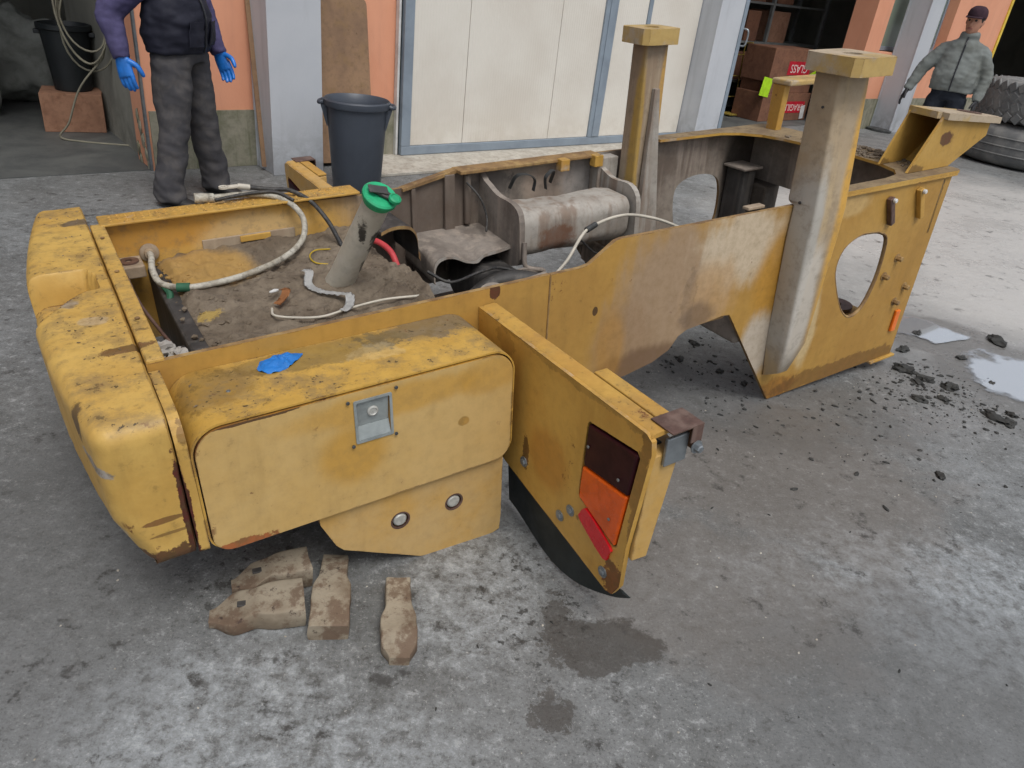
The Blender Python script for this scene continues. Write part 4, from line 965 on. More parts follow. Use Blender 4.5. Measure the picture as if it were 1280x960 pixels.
# ------------------------------------------------ fenders with lamp cluster (near, and its mirror on the far side)
def fender(sgn, y_at, dz, full=True):
    Y = lambda y: y_at + sgn * y                 # y negative = outwards from the panel
    fr_ = [(-0.0, 0.618), (-0.0, 0.24), (-0.15, 0.185), (-0.72, 0.052), (-0.745, 0.058), (-0.772, 0.105), (-0.778, 0.25), (-0.818, 0.555), (-0.812, 0.60), (-0.79, 0.615)]
    fr_ = [(-0.0, 0.618), (-0.0, 0.21), (-0.18, 0.150), (-0.72, 0.052), (-0.748, 0.060), (-0.772, 0.108), (-0.775, 0.25), (-0.812, 0.57), (-0.806, 0.606), (-0.785, 0.618)]
    lens_hole = [(-0.580, 0.532), (-0.572, 0.522), (-0.565, 0.285), (-0.575, 0.272), (-0.728, 0.220), (-0.741, 0.230), (-0.777, 0.540), (-0.766, 0.554)]
    bm = NB(); plate(bm, [(Y(y), z + dz) for y, z in fr_], 0.943, 0.958, 'x', [[(Y(y), z + dz) for y, z in lens_hole]], edge_mi=1)
    pts = [(0.943, Y(-0.002), 0.619), (0.985, Y(-0.002), 0.619), (0.985, Y(-0.79), 0.619), (0.943, Y(-0.79), 0.619)]
    f = cp('fender', bm, [MT['paint_fender'] if full else MT['paint_pale'], MT['paint_edge']], None, 30)
    bm = NB()
    a = [(0.944, 0.595), (0.947, 0.612), (0.957, 0.621), (1.0, 0.623), (1.0, 0.611), (0.959, 0.608)]
    pr = [[bm.verts.new((x, Y(y), z + dz)) for x, z in a] for y in (-0.004, -0.80)]
    for k in range(len(a)): bm.faces.new((pr[0][k], pr[0][(k+1) % 6], pr[1][(k+1) % 6], pr[1][k]))
    bm.faces.new(pr[0]); bm.faces.new(pr[1])
    cp('fender_top', bm, MT['paint'] if full else MT['paint_pale'], f, 60)
    # lamp
    def quad(name, q, x0, x1, mat, bv=0.006):
        bm = NB(); hexa(bm, [(x1, Y(q[0][0]), q[0][1] + dz), (x1, Y(q[1][0]), q[1][1] + dz), (x1, Y(q[2][0]), q[2][1] + dz), (x1, Y(q[3][0]), q[3][1] + dz), (x0, Y(q[0][0]), q[0][1] + dz), (x0, Y(q[1][0]), q[1][1] + dz), (x0, Y(q[2][0]), q[2][1] + dz), (x0, Y(q[3][0]), q[3][1] + dz)], bv)
        return cp(name, bm, mat, f)
    bm = NB(); box(bm, (0.97, min(Y(-0.56), Y(-0.77)), 0.22 + dz), (1.02, max(Y(-0.56), Y(-0.77)), 0.56 + dz), 0.006); cp('lamp_housing', bm, MT['rubber'], f)
    dk_ = quad('dark_red_lens', [(-0.574, 0.390), (-0.756, 0.410), (-0.771, 0.545), (-0.578, 0.524)], 0.9395, 0.970, MT['darkred'])
    am_ = quad('amber_lens', [(-0.570, 0.280), (-0.735, 0.226), (-0.755, 0.406), (-0.574, 0.386)], 0.9375, 0.970, MT['amber'])
    for y, z, p_ in ((-0.592, 0.462, dk_), (-0.72, 0.44, dk_), (-0.705, 0.30, am_)):
        bolt((0.9393, Y(y), z + dz), (-1, 0, 0), 0.0045, 0.003, f, MT['zinc'], False, 'lens_screw')
    rf = [(-0.590, 0.212), (-0.702, 0.158), (-0.722, 0.19), (-0.722, 0.215), (-0.62, 0.262), (-0.598, 0.255), (-0.588, 0.235)]
    bm = NB(); plate(bm, smooth_loop([(Y(y), z + dz) for y, z in rf], 3), 0.935, 0.9425, 'x'); cp('reflector', bm, MT['red'], f, 40)
    for y, z in ((-0.292, 0.215), (-0.492, 0.150), (-0.538, 0.203), (-0.702, 0.105)):
        bolt((0.943, Y(y), z + dz), (-1, 0, 0), 0.011, 0.006, f, MT['zinc'])
    # box behind the outer end, with folded steel clamp on top
    bm = NB(); lo = min(Y(-0.50), Y(-0.80)); hi = max(Y(-0.50), Y(-0.80))
    hexa(bm, [(1.003, Y(-0.50), 0.20 + dz), (1.035, Y(-0.50), 0.20 + dz), (1.008, Y(-0.79), 0.205 + dz), (0.960, Y(-0.785), 0.205 + dz), (1.003, Y(-0.50), 0.612 + dz), (1.050, Y(-0.50), 0.612 + dz), (1.052, Y(-0.80), 0.55 + dz), (0.962, Y(-0.80), 0.55 + dz)], 0.004)
    bx = cp('lamp_box', bm, MT['paint_pale'], f)
    bm = NB(); box(bm, (1.006, min(Y(-0.50), Y(-0.765)), 0.6135 + dz), (1.050, max(Y(-0.50), Y(-0.765)), 0.624 + dz), 0.003); cp('box_lid', bm, MT['paint'], bx)
    bm = NB()
    y0_, y1_ = Y(-0.75), Y(-0.828)
    box(bm, (0.985, min(y0_, y1_), 0.6245 + dz), (1.085, max(y0_, y1_), 0.628 + dz))
    box(bm, (1.0815, min(y0_, y1_), 0.54 + dz), (1.085, max(y0_, y1_), 0.624 + dz))
    box(bm, (1.05, min(Y(-0.825), Y(-0.828)), 0.58 + dz), (1.081, max(Y(-0.825), Y(-0.828)), 0.624 + dz))
    cl = cp('clamp', bm, MT['brownmetal'], f)
    bm = NB(); box(bm, (0.99, min(Y(-0.801), Y(-0.812)), 0.52 + dz), (1.06, max(Y(-0.801), Y(-0.812)), 0.60 + dz), 0.003); cp('clamp_block', bm, MT['zinc'], cl)
    bolt((1.07, Y(-0.829), 0.565 + dz), (0, -sgn if False else (-1 if sgn > 0 else 1), 0), 0.011, 0.014, cl, MT['zinc'])
    # black rubber mud flap below, curling at the outer tip
    if full:
        bm = NB()
        top = [(-0.16, 0.175), (-0.30, 0.140), (-0.45, 0.112), (-0.60, 0.085), (-0.72, 0.063), (-0.76, 0.070)]
        bot = [(-0.155, -0.05), (-0.28, -0.068), (-0.42, -0.066), (-0.58, -0.045), (-0.71, 0.0), (-0.768, 0.035)]
        nn = 5
        rows = []
        tp_ = spline([(0, y, z) for y, z in top], 5); bt_ = spline([(0, y, z) for y, z in bot], 5)
        for a_, b2_ in zip(tp_, bt_):
            rows.append([])
            for k in range(nn + 1):
                p = a_.lerp(b2_, k/nn); curl = sst(-0.5, -0.82, 0) if False else max(0, (-p.y - 0.55)/0.3)
                p.x = 0.967 - 0.018*math.sin(p.y*9) * (k/nn) + 0.03*curl*curl*(k/nn)
                rows[-1].append(p)
        for off in (0, 0.006):
            g = [[bm.verts.new((p.x + off, Y(p.y), p.z + dz)) for p in r_] for r_ in rows]
            for i in range(len(g)-1):
                for k in range(nn): bm.faces.new((g[i][k], g[i+1][k], g[i+1][k+1], g[i][k+1]))
        bm.verts.ensure_lookup_table()
        be = [e for e in bm.edges if e.is_boundary]
        bmesh.ops.bridge_loops(bm, edges=be)
        cp('mud_flap', bm, MT['rubber'], f, 60)
    return f
fender(1, -0.0015, 0.0, True)
fender(-1, 1.1355, -0.012, False)

# ------------------------------------------------ fuel tank deck with packed dirt
bm = NB(); box(bm, (0.15, 0.0175, 0.19), (0.972, 1.116, 0.492), 0.01); cp('fuel_tank', bm, MT['darkmetal'])
bm = NB(); nx, ny = 110, 140
hmap = lambda x, y: 0.499 + 0.014*noise.noise(Vector((x*6, y*6, 1))) + 0.007*noise.noise(Vector((x*19, y*19, 3))) + 0.004*noise.noise(Vector((x*55, y*55, 5))) + 0.035*sst(0.80, 0.95, x)*sst(0.75, 0.4, y)*(0.6+0.5*noise.noise(Vector((x*14, y*14, 9)))) - 0.05*sst(0.24, 0.13, x) + 0.03*sst(0.95, 1.1, y)*sst(0.5, 0.2, x)
hmap2 = lambda x, y: 0.503 + 0.020*noise.noise(Vector((x*6, y*6, 1))) + 0.011*noise.noise(Vector((x*19, y*19, 3))) + 0.0045*noise.noise(Vector((x*55, y*55, 5)))
g = [[None]*(ny+1) for _ in range(nx+1)]
for i in range(nx+1):
    for j in range(ny+1):
        x = 0.152 + 0.818*i/nx; y = 0.019 + 1.095*j/ny
        z = hmap2(x, y) + 0.035*sst(0.70, 0.88, x)*sst(0.85, 0.5, y)*(0.6 + 1.0*noise.noise(Vector((x*16, y*16, 9)))) + 0.022*max(0, noise.noise(Vector((x*24, y*24, 4)))) + 0.03*math.exp(-((x-0.72)**2 + (y-0.60)**2)/0.012) + 0.02*sst(0.95, 1.1, y)
        z -= 0.06*(1 - sst(0.15, 0.24, x + 0.03*noise.noise(Vector((0, y*9, 2)))))
        g[i][j] = bm.verts.new((x, y, max(z, 0.4935) if x > 0.2 else z))
for i in range(nx):
    for j in range(ny): bm.faces.new((g[i][j], g[i+1][j], g[i+1][j+1], g[i][j+1]))
tag(cp('dirt_layer', bm, MT['dirt'], None, 179), kind='stuff')
cr = Crumbs(); rnd = random.Random(9)
for i in range(1300):
    x = rnd.uniform(0.17, 0.96); y = rnd.uniform(0.03, 1.1)
    if rnd.random() < 0.45: x = rnd.uniform(0.78, 0.96); y = rnd.uniform(0.1, 0.8)
    r_ = rnd.choice((0.002, 0.003, 0.004, 0.006, 0.009, 0.012)) * (1.5 if x > 0.78 and rnd.random() < 0.3 else 1.0)
    cr.add((x, y, hmap2(x, y) + 0.03*sst(0.74, 0.9, x)*sst(0.8, 0.5, y)*0.5), r_, 1.2, 0.9, 0.7, rnd.random()*3, 0.4, i)
tag(cr.build('dirt_crumbs', MT['dirt'], ch), kind='stuff')
cr = Crumbs()
for i in range(260):
    t_ = rnd.random()
    if t_ < 0.55: x, y, z = rnd.uniform(0.06, 0.86), rnd.uniform(-0.235, -0.02), T1 + 0.0065
    elif t_ < 0.85: x, y, z = rnd.uniform(-0.16, -0.01), rnd.uniform(-0.15, 1.3), 0.673
    else: x, y, z = rnd.uniform(0.05, 0.98), rnd.uniform(1.09, 1.19), 0.679
    if t_ >= 0.55 and t_ < 0.85 and 0.3 < y < 0.72: continue
    r_ = rnd.choice((0.001, 0.0012, 0.0015, 0.002, 0.003))
    cr.add((x, y, z), r_, 1.8, 0.8, 0.5, rnd.random()*3, 0.4, i)
tag(cr.build('dirt_flakes', MT['dirt'], ch), kind='stuff')
# far wall strip (weld plate) and front-left mounting pad
bm = NB(); box(bm, (0.36, 1.108, 0.515), (0.72, 1.1175, 0.562), 0.003); ws = cp('wall_strip', bm, MT['post_far'])
bm = NB(); box(bm, (0.50, 1.098, 0.535), (0.62, 1.1075, 0.56), 0.003); cp('strip_clip', bm, MT['paint'], ws)
bm = NB(); box(bm, (0.047, 0.99, 0.50), (0.135, 1.105, 0.545), 0.005); mp = cp('mounting_pad', bm, MT['post_far'])
bm = NB(); lathe(bm, [(0.012, 0), (0.034, 0), (0.034, 0.006), (0.012, 0.006)], 20, Matrix.Translation((0.09, 1.045, 0.5455)), closed=True); cp('pad_washer', bm, MT['brownmetal'], mp)
# filler pipe with green cap
pb, pt = Vector((0.70, 0.62, 0.47)), Vector((0.782, 0.375, 0.862)); pd = (pt - pb).normalized()
bm = NB(); M = frame(pb, pd); Lp = (pt - pb).length
lathe(bm, [(0, 0), (0.056, 0), (0.051, 0.06), (0.047, 0.1), (0.044, Lp), (0.0, Lp)], 32, M); fp = cp('filler_pipe', bm, MT['pipe'], None, 40)
bm = NB(); M2 = frame(pt + pd*0.001, pd)
lathe(bm, [(0, 0), (0.048, 0.0), (0.05, 0.010), (0.048, 0.012), (0.055, 0.014), (0.058, 0.019), (0.058, 0.030), (0.053, 0.035), (0.036, 0.036), (0.034, 0.033), (0, 0.033)], 36, M2); gc = cp('filler_cap', bm, MT['green'], fp, 40)
bm = NB(); M3 = M2 @ Matrix.Translation((0, 0, 0.037)) @ Matrix.Rotation(2.2, 4, 'Z'); box(bm, (-0.05, -0.014, 0), (0.03, 0.014, 0.010), 0.004, mat=M3); box(bm, (-0.02, -0.02, 0.0105), (0.045, 0.012, 0.016), 0.003, mat=M3 @ Matrix.Rotation(0.5, 4, 'Z')); cp('cap_strap', bm, MT['darkmetal'], gc)
bm = NB(); lathe(bm, [(0, 0), (0.02, 0), (0.02, 0.01), (0.015, 0.014), (0.012, 0.01), (0, 0.01)], 20, M3 @ Matrix.Translation((-0.045, 0.012, 0.011))); cp('cap_knob', bm, MT['green'], gc, 40)
# hoses and wires
def hose(name, pts, r, mat, n_=8, seg=10):
    bm = NB(); tube(bm, spline(pts, n_), r, seg); return cp(name, bm, mat, None, 60)
h1 = hose('hose', [(0.170, 1.112, 0.545), (0.165, 1.03, 0.555), (0.150, 0.93, 0.545), (0.158, 0.84, 0.528), (0.215, 0.785, 0.522), (0.30, 0.775, 0.52), (0.44, 0.80, 0.523), (0.60, 0.885, 0.528), (0.70, 0.97, 0.55), (0.735, 1.02, 0.60), (0.725, 1.06, 0.648), (0.68, 1.12, 0.683), (0.60, 1.17, 0.695), (0.50, 1.19, 0.696), (0.44, 1.195, 0.694)], 0.0115, MT['hosewhite'])
bm = NB(); lathe(bm, [(0, 0), (0.034, 0), (0.034, 0.008), (0.02, 0.012), (0.018, 0.03), (0, 0.03)], 24, frame((0.170, 1.1175, 0.545), (0, -1, 0))); cp('hose_flange', bm, MT['post_far'], h1, 40)
bm = NB(); cyl(bm, (0.445, 1.195, 0.694), (0.375, 1.20, 0.700), 0.017, 0.019, 14); cp('hose_end', bm, MT['hosewhite'], h1, 40)
bm = NB(); cyl(bm, (0.20, 0.79, 0.523), (0.24, 0.775, 0.522), 0.016, 0.016, 14); tube(bm, spline([(0.165, 0.83, 0.52), (0.175, 0.80, 0.50), (0.165, 0.78, 0.47), (0.17, 0.77, 0.45)], 4), 0.012, 8); cp('hose_tie', bm, MT['greenclamp'], h1, 40)
h2 = hose('hose', [(0.86, 0.95, 0.50), (0.852, 0.97, 0.53), (0.83, 1.02, 0.60), (0.79, 1.09, 0.665), (0.73, 1.15, 0.70), (0.67, 1.18, 0.703), (0.58, 1.19, 0.72)], 0.009, MT['hoseblack'])
bm = NB(); tube(bm, [(0.585, 1.19, 0.719), (0.56, 1.193, 0.724), (0.54, 1.195, 0.728)], 0.011, 10)
box(bm, (0.495, 1.18, 0.724), (0.545, 1.206, 0.734), 0.003); lathe(bm, [(0.009, 0), (0.019, 0), (0.019, 0.008), (0.009, 0.008)], 16, Matrix.Translation((0.487, 1.193, 0.726)), closed=True); cp('hose_lug', bm, MT['wire'], h2, 40)
h3 = hose('hose', [(0.44, 1.15, 0.697), (0.52, 1.165, 0.70), (0.60, 1.155, 0.705), (0.67, 1.13, 0.705), (0.72, 1.08, 0.68)], 0.007, MT['hoseblack'])
hose('red_hose', [(0.90, 0.93, 0.52), (0.935, 0.89, 0.545), (0.965, 0.83, 0.55), (0.985, 0.76, 0.53), (0.985, 0.70, 0.49)], 0.012, MT['redhose'])
hose('yellow_wire', [(0.80, 0.93, 0.515), (0.74, 0.93, 0.52), (0.70, 0.88, 0.52), (0.70, 0.82, 0.515), (0.74, 0.79, 0.512)], 0.0028, MT['yellowwire'], 6, 6)
hose('pale_wire', [(0.44, 0.50, 0.512), (0.43, 0.44, 0.515), (0.48, 0.39, 0.517), (0.56, 0.35, 0.52), (0.66, 0.365, 0.522), (0.78, 0.36, 0.53), (0.90, 0.335, 0.53)], 0.0045, MT['wire'], 8, 7)
hose('thin_cable', [(0.06, 0.88, 0.56), (0.07, 0.72, 0.52), (0.10, 0.60, 0.47), (0.12, 0.50, 0.45)], 0.006, MT['brownmetal'], 8, 7)

# ------------------------------------------------ engine bay: rounded tank, folded dark plates, hooks, cable, cross tubes
bm = NB()
prof = rrect(0.78, 0.375, 1.02, 0.585, 0.065, 8)
a_ = [[bm.verts.new((x, y + sx*0, z)) for y, z in prof] for x, sx in [(1.62, 0), (1.66, 0)] + [(1.66 + 0.52*q/12, 0) for q in range(1, 12)] + [(2.18, 0), (2.22, 0)]]
for r_ in a_:
    for v in r_: v.co += Vector((0, 0.010, 0.008)) * noise.noise(v.co * 7) + Vector((0, 0.004, 0.004)) * noise.noise(v.co * 21)
for i, kk in ((0, 0.93), (-1, 0.93)):
    for v in a_[i]: v.co.y = 0.90 + (v.co.y - 0.90)*kk; v.co.z = 0.48 + (v.co.z - 0.48)*kk
for A, B in zip(a_, a_[1:]):
    for k in range(len(prof)): bm.faces.new((A[k], A[(k+1) % len(prof)], B[(k+1) % len(prof)], B[k]))
bm.faces.new(a_[0]); bm.faces.new(a_[-1])
tk = cp('hydraulic_tank', bm, MT['tank'], None, 40)
bm = NB(); lathe(bm, [(0, 0), (0.012, 0), (0.012, 0.02), (0.007, 0.03), (0, 0.03)], 12, frame((1.63, 0.80, 0.42), (-0.5, -1, 0))); cp('tank_fitting', bm, MT['post_far'], tk, 40)
bm = NB(); plate(bm, smooth_loop([(0.77, 0.36), (0.76, 0.48), (0.775, 0.585), (0.84, 0.62), (0.96, 0.625), (1.07, 0.66), (1.115, 0.66), (1.115, 0.34), (0.95, 0.33)], 3), 1.585, 1.612, 'x'); cp('tank_bracket', bm, MT['bare'])
bm = NB(); plate(bm, smooth_loop([(0.77, 0.30), (0.76, 0.48), (0.775, 0.585), (0.84, 0.63), (0.96, 0.625), (1.07, 0.66), (1.115, 0.66), (1.115, 0.30), (0.95, 0.29)], 3), 2.235, 2.262, 'x'); cp('tank_bracket', bm, MT['tank'])
def folded(name, prof, x0, x1, mat, t=0.012, taper=0.0):
    """bent sheet: profile (y, z) swept along x"""
    bm = NB(); pr = spline([(0, y, z) for y, z in prof], 5)
    for off in (0.0, -t):
        g = [[bm.verts.new((x, p.y, p.z + off)) for p in pr] for x in (x0, x1)]
        for k in range(len(pr)-1): bm.faces.new((g[0][k], g[0][k+1], g[1][k+1], g[1][k]))
    bmesh.ops.bridge_loops(bm, edges=[e for e in bm.edges if e.is_boundary])
    return cp(name, bm, mat, None, 50)
def swept(name, prof, y0, y1, mats, t=0.013, dy=0.0, flat=None):
    """bent sheet: profile (x, z) seen from the near side, swept across y; the near cut edge gets the second material"""
    bm = NB(); pr = spline([(x, 0, z) for x, z in prof], 6); N_ = 6; L = []
    for off in (0.0, -t):
        g = []
        for k in range(N_ + 1):
            f_ = k / N_
            g.append([bm.verts.new((p.x - off*0.6*(1 if p.z < prof[-1][1] + 0.04 else 0) + 0.002*noise.noise(Vector((p.x*9, f_*3, 1))), y0 + (y1 - y0)*f_, (p.z if flat is None or p.z < 0.385 else p.z + (flat - p.z)*min(1, f_*1.6)) + off + dy*f_ + 0.003*noise.noise(Vector((p.x*7, f_*2.5, 5))))) for p in pr])
        L.append(g)
        for k in range(N_):
            for i in range(len(pr) - 1): bm.faces.new((g[k][i], g[k][i+1], g[k+1][i+1], g[k+1][i]))
    m = len(pr)
    for k in (0, N_):
        for i in range(m - 1):
            f = bm.faces.new((L[0][k][i], L[0][k][i+1], L[1][k][i+1], L[1][k][i])); f.material_index = 1 if k == 0 else 0
    for i in (0, m - 1):
        for k in range(N_): bm.faces.new((L[0][k][i], L[0][k+1][i], L[1][k+1][i], L[1][k][i]))
    return cp(name, bm, mats, None, 50)
swept('folded_shelf', [(1.205, 0.33), (1.208, 0.40), (1.235, 0.432), (1.29, 0.434), (1.36, 0.402), (1.41, 0.394), (1.445, 0.416), (1.52, 0.424), (1.59, 0.434)], 0.83, 1.116, [MT['bare'], MT['tank']], 0.013, 0.02, 0.432)
swept('folded_bracket', [(0.99, 0.575), (1.03, 0.588), (1.08, 0.590), (1.125, 0.575), (1.148, 0.53), (1.152, 0.44)], 0.86, 1.116, [MT['darkmetal'], MT['edge_rust']], 0.014, 0.0)
bm = NB(); box(bm, (1.40, 0.60, 0.14), (1.60, 1.1, 0.36), 0.06, 4); cp('cross_member', bm, MT['darkmetal'], None, 40)
bm = NB(); lathe(bm, [(0.045, 0), (0.068, 0), (0.068, 0.05), (0.045, 0.05)], 28, frame((1.36, 0.60, 0.30), (-0.3, -0.6, 0.75)), closed=True); cp('pivot_ring', bm, MT['bare'], None, 40)
bm = NB(); tube(bm, spline([(1.30, 0.70, 0.27), (1.40, 0.68, 0.34), (1.50, 0.66, 0.355), (1.62, 0.62, 0.33)], 6), [0.04]*19, 12); cp('bent_lug', bm, MT['darkmetal'], None, 60)
bm = NB(); box(bm, (0.975, 0.40, 0.10), (1.60, 1.116, 0.135), 0.004); cp('belly_plate', bm, MT['darkmetal'])
bm = NB(); cyl(bm, (1.15, 0.55, 0.33), (1.62, 0.60, 0.37), 0.02, 0.02, 12); cp('control_rod', bm, MT['bare'], None, 40)
bm = NB(); tube(bm, spline([(1.62, 0.72, 0.31), (1.68, 0.70, 0.345), (1.60, 0.72, 0.37), (1.60, 0.74, 0.43), (1.605, 0.75, 0.47)], 6), 0.011, 8); cp('bent_pipe', bm, MT['bare'], None, 60)
for x, sg in ((1.74, 1), (1.97, -1)):
    bm = NB(); pr = spline([(x, 1.10, 0.60), (x + 0.01*sg, 1.06, 0.665), (x + 0.05*sg, 1.03, 0.675), (x + 0.085*sg, 1.02, 0.65), (x + 0.08*sg, 1.02, 0.60)], 6)
    for p, q in zip(pr, pr[1:]):
        hexa(bm, [p + Vector((0, -0.012, -0.002)), q + Vector((0, -0.012, -0.002)), q + Vector((0, 0.012, -0.002)), p + Vector((0, 0.012, -0.002)), p + Vector((0, -0.012, 0.003)), q + Vector((0, -0.012, 0.003)), q + Vector((0, 0.012, 0.003)), p + Vector((0, 0.012, 0.003))])
    cp('pipe_hook', bm, MT['zincdark'])
cb = hose('control_cable', [(1.62, 0.55, 0.38), (1.70, 0.56, 0.44), (1.79, 0.60, 0.51), (1.86, 0.63, 0.535), (2.0, 0.66, 0.55), (2.12, 0.66, 0.548), (2.25, 0.62, 0.52), (2.33, 0.55, 0.49)], 0.007, MT['wire'], 8, 8)
bm = NB(); cyl(bm, (1.84, 0.625, 0.53), (1.90, 0.64, 0.542), 0.013, 0.013, 12); cp('cable_clamp', bm, MT['zincdark'], cb)
bm = NB(); box(bm, (2.20, 0.48, 0.40), (2.42, 0.62, 0.47), 0.02, 3); tube(bm, spline([(2.28, 0.56, 0.48), (2.36, 0.50, 0.505), (2.44, 0.46, 0.52)], 5), 0.012, 8); vb = cp('valve_block', bm, MT['zincdark'], None, 40)
bm = NB(); cyl(bm, (2.44, 0.46, 0.52), (2.47, 0.445, 0.525), 0.014, 0.012, 10); cp('valve_tip', bm, MT['red'], vb)
hose('thin_cable', [(1.50, 1.08, 0.66), (1.54, 1.03, 0.60), (1.56, 1.0, 0.52), (1.53, 0.95, 0.47)], 0.005, MT['hoseblack'], 8, 7)
hose('thin_cable', [(2.02, 0.70, 0.38), (1.93, 0.66, 0.40), (1.84, 0.64, 0.47), (1.80, 0.62, 0.50)], 0.004, MT['hoseblack'], 8, 7)
hose('thin_cable', [(1.16, 0.80, 0.40), (1.24, 0.74, 0.36), (1.36, 0.70, 0.40), (1.48, 0.74, 0.38), (1.60, 0.70, 0.34)], 0.007, MT['hoseblack'], 8, 7)
bm = NB(); plate(bm, smooth_loop([(1.42, 0.18), (1.46, 0.30), (1.52, 0.36), (1.60, 0.37), (1.66, 0.33), (1.64, 0.24), (1.58, 0.20)], 4), 0.70, 0.715, 'y', [[(1.555 + 0.03*math.cos(k*0.524), 0.29 + 0.03*math.sin(k*0.524)) for k in range(12)]]); cp('pivot_ear', bm, MT['bare'], None, 40)
bm = NB(); plate(bm, smooth_loop([(1.22, 0.16), (1.24, 0.27), (1.31, 0.33), (1.38, 0.30), (1.40, 0.20)], 4), 0.62, 0.634, 'y'); cp('pivot_ear', bm, MT['bare'], None, 40)
bm = NB(); box(bm, (2.20, 0.02, 0.16), (2.32, 1.115, 0.28), 0.02, 3); cp('cross_tube', bm, MT['bare'], None, 40)
bm = NB(); box(bm, (2.12, 0.018, 0.752), (2.21, 0.05, 0.764), 0.003); cp('edge_shim', bm, MT['post_far'])

# ================================================================== LOOSE THINGS ON THE MACHINE
CHM = Matrix.Translation((-0.855, 1.591, 0.0)) @ Rz @ Ry @ Rx
def on_chassis(o): o.matrix_world = CHM; return o
def sheet_strip(name, pts, wd, mat, label, cat, crumple=0.004):
    bm = NB(); pr = spline(pts, 8); rows = []
    for i, p in enumerate(pr):
        t = (pr[min(i+1, len(pr)-1)] - pr[max(i-1, 0)]).normalized(); s = t.cross(Vector((0, 0, 1))).normalized()
        rows.append([bm.verts.new(p + s*wd*(k/4 - 0.5) + Vector((0, 0, crumple*noise.noise(Vector((i*0.7, k*1.3, 2)))))) for k in range(5)])
    for A, B in zip(rows, rows[1:]):
        for k in range(4): bm.faces.new((A[k], A[k+1], B[k+1], B[k]))
    bmesh.ops.solidify(bm, geom=bm.faces[:], thickness=0.0012)
    o = mobj(name, bm, mat, None, 60); on_chassis(o); return tag(o, label, cat)
bm = NB()                                                   # blue rag on the toolbox
for i in range(1):
    lp = smooth_loop([(0.245, -0.075), (0.27, -0.105), (0.31, -0.10), (0.345, -0.075), (0.375, -0.04), (0.34, -0.022), (0.30, -0.02), (0.285, -0.035), (0.26, -0.04)], 5)
    c0 = Vector((0.305, -0.06, 0)); N_ = 7
    rings = []
    for k in range(N_ + 1):
        s = 1 - k/N_
        rings.append([bm.verts.new((c0.x + (x - c0.x)*s, c0.y + (y - c0.y)*s, T1 + 0.011 + 0.016*(1 - s**2) + 0.011*noise.noise(Vector((x*60, y*60, k*0.8))) * (0.4 + 0.6*s))) for x, y in lp] if k < N_ else [bm.verts.new((c0.x, c0.y, T1 + 0.024))])
    m_ = len(lp)
    for A, B in zip(rings, rings[1:]):
        for q in range(m_):
            if len(B) == 1: bm.faces.new((A[q], A[(q+1) % m_], B[0]))
            else: bm.faces.new((A[q], A[(q+1) % m_], B[(q+1) % m_], B[q]))
    bm.faces.new(rings[0][::-1])
tag(on_chassis(mobj('glove_scrap', bm, MT['bluerag'], None, 60)), 'crumpled blue glove scrap lying on the yellow toolbox', 'glove')
sheet_strip('plastic_strip', [(0.615, 0.70, 0.545), (0.625, 0.66, 0.55), (0.60, 0.60, 0.53), (0.62, 0.53, 0.527), (0.66, 0.48, 0.53), (0.685, 0.43, 0.54), (0.66, 0.37, 0.53), (0.63, 0.35, 0.526)], 0.03, MT['whiteplastic'], 'white plastic strip curling over the dirt beside the filler pipe', 'strip', 0.006)
sheet_strip('bark_scrap', [(0.50, 0.57, 0.545), (0.505, 0.54, 0.55), (0.485, 0.51, 0.54), (0.455, 0.49, 0.528)], 0.028, plain('orange_brown_scrap', lin(178, 122, 78), 0.8), 'curved orange brown scrap on the dirt deck', 'scrap')
bm = NB(); rock(bm, (0.475, 0.585, 0.535), 0.012, 1.6, 0.6, 0.5, 0.2, 2, 0.3, 5); tag(on_chassis(mobj('paper_bit', bm, MT['whiteplastic'], None, 60)), 'tiny white bit beside the orange brown scrap', 'paper')
for i, (x, y, r_) in enumerate(((0.075, 0.42, 0.034), (0.115, 0.37, 0.028))):
    bm = NB(); rock(bm, (x, y, 0.485), r_, 1.2, 0.9, 0.6, 0.5 + i, 3, 0.9, 21 + i)
    tag(on_chassis(mobj('paper_scrap', bm, plain('grey_paper_%d' % i, lin(168, 164, 158), 0.8), None, 35)), ('larger' if i == 0 else 'smaller') + ' crumpled grey paper scrap in the near corner of the deck', 'paper')
bm = NB(); box(bm, (0.05, 0.32, 0.42), (0.15, 0.47, 0.463), 0.004); cp('corner_gusset', bm, MT['darkmetal'])

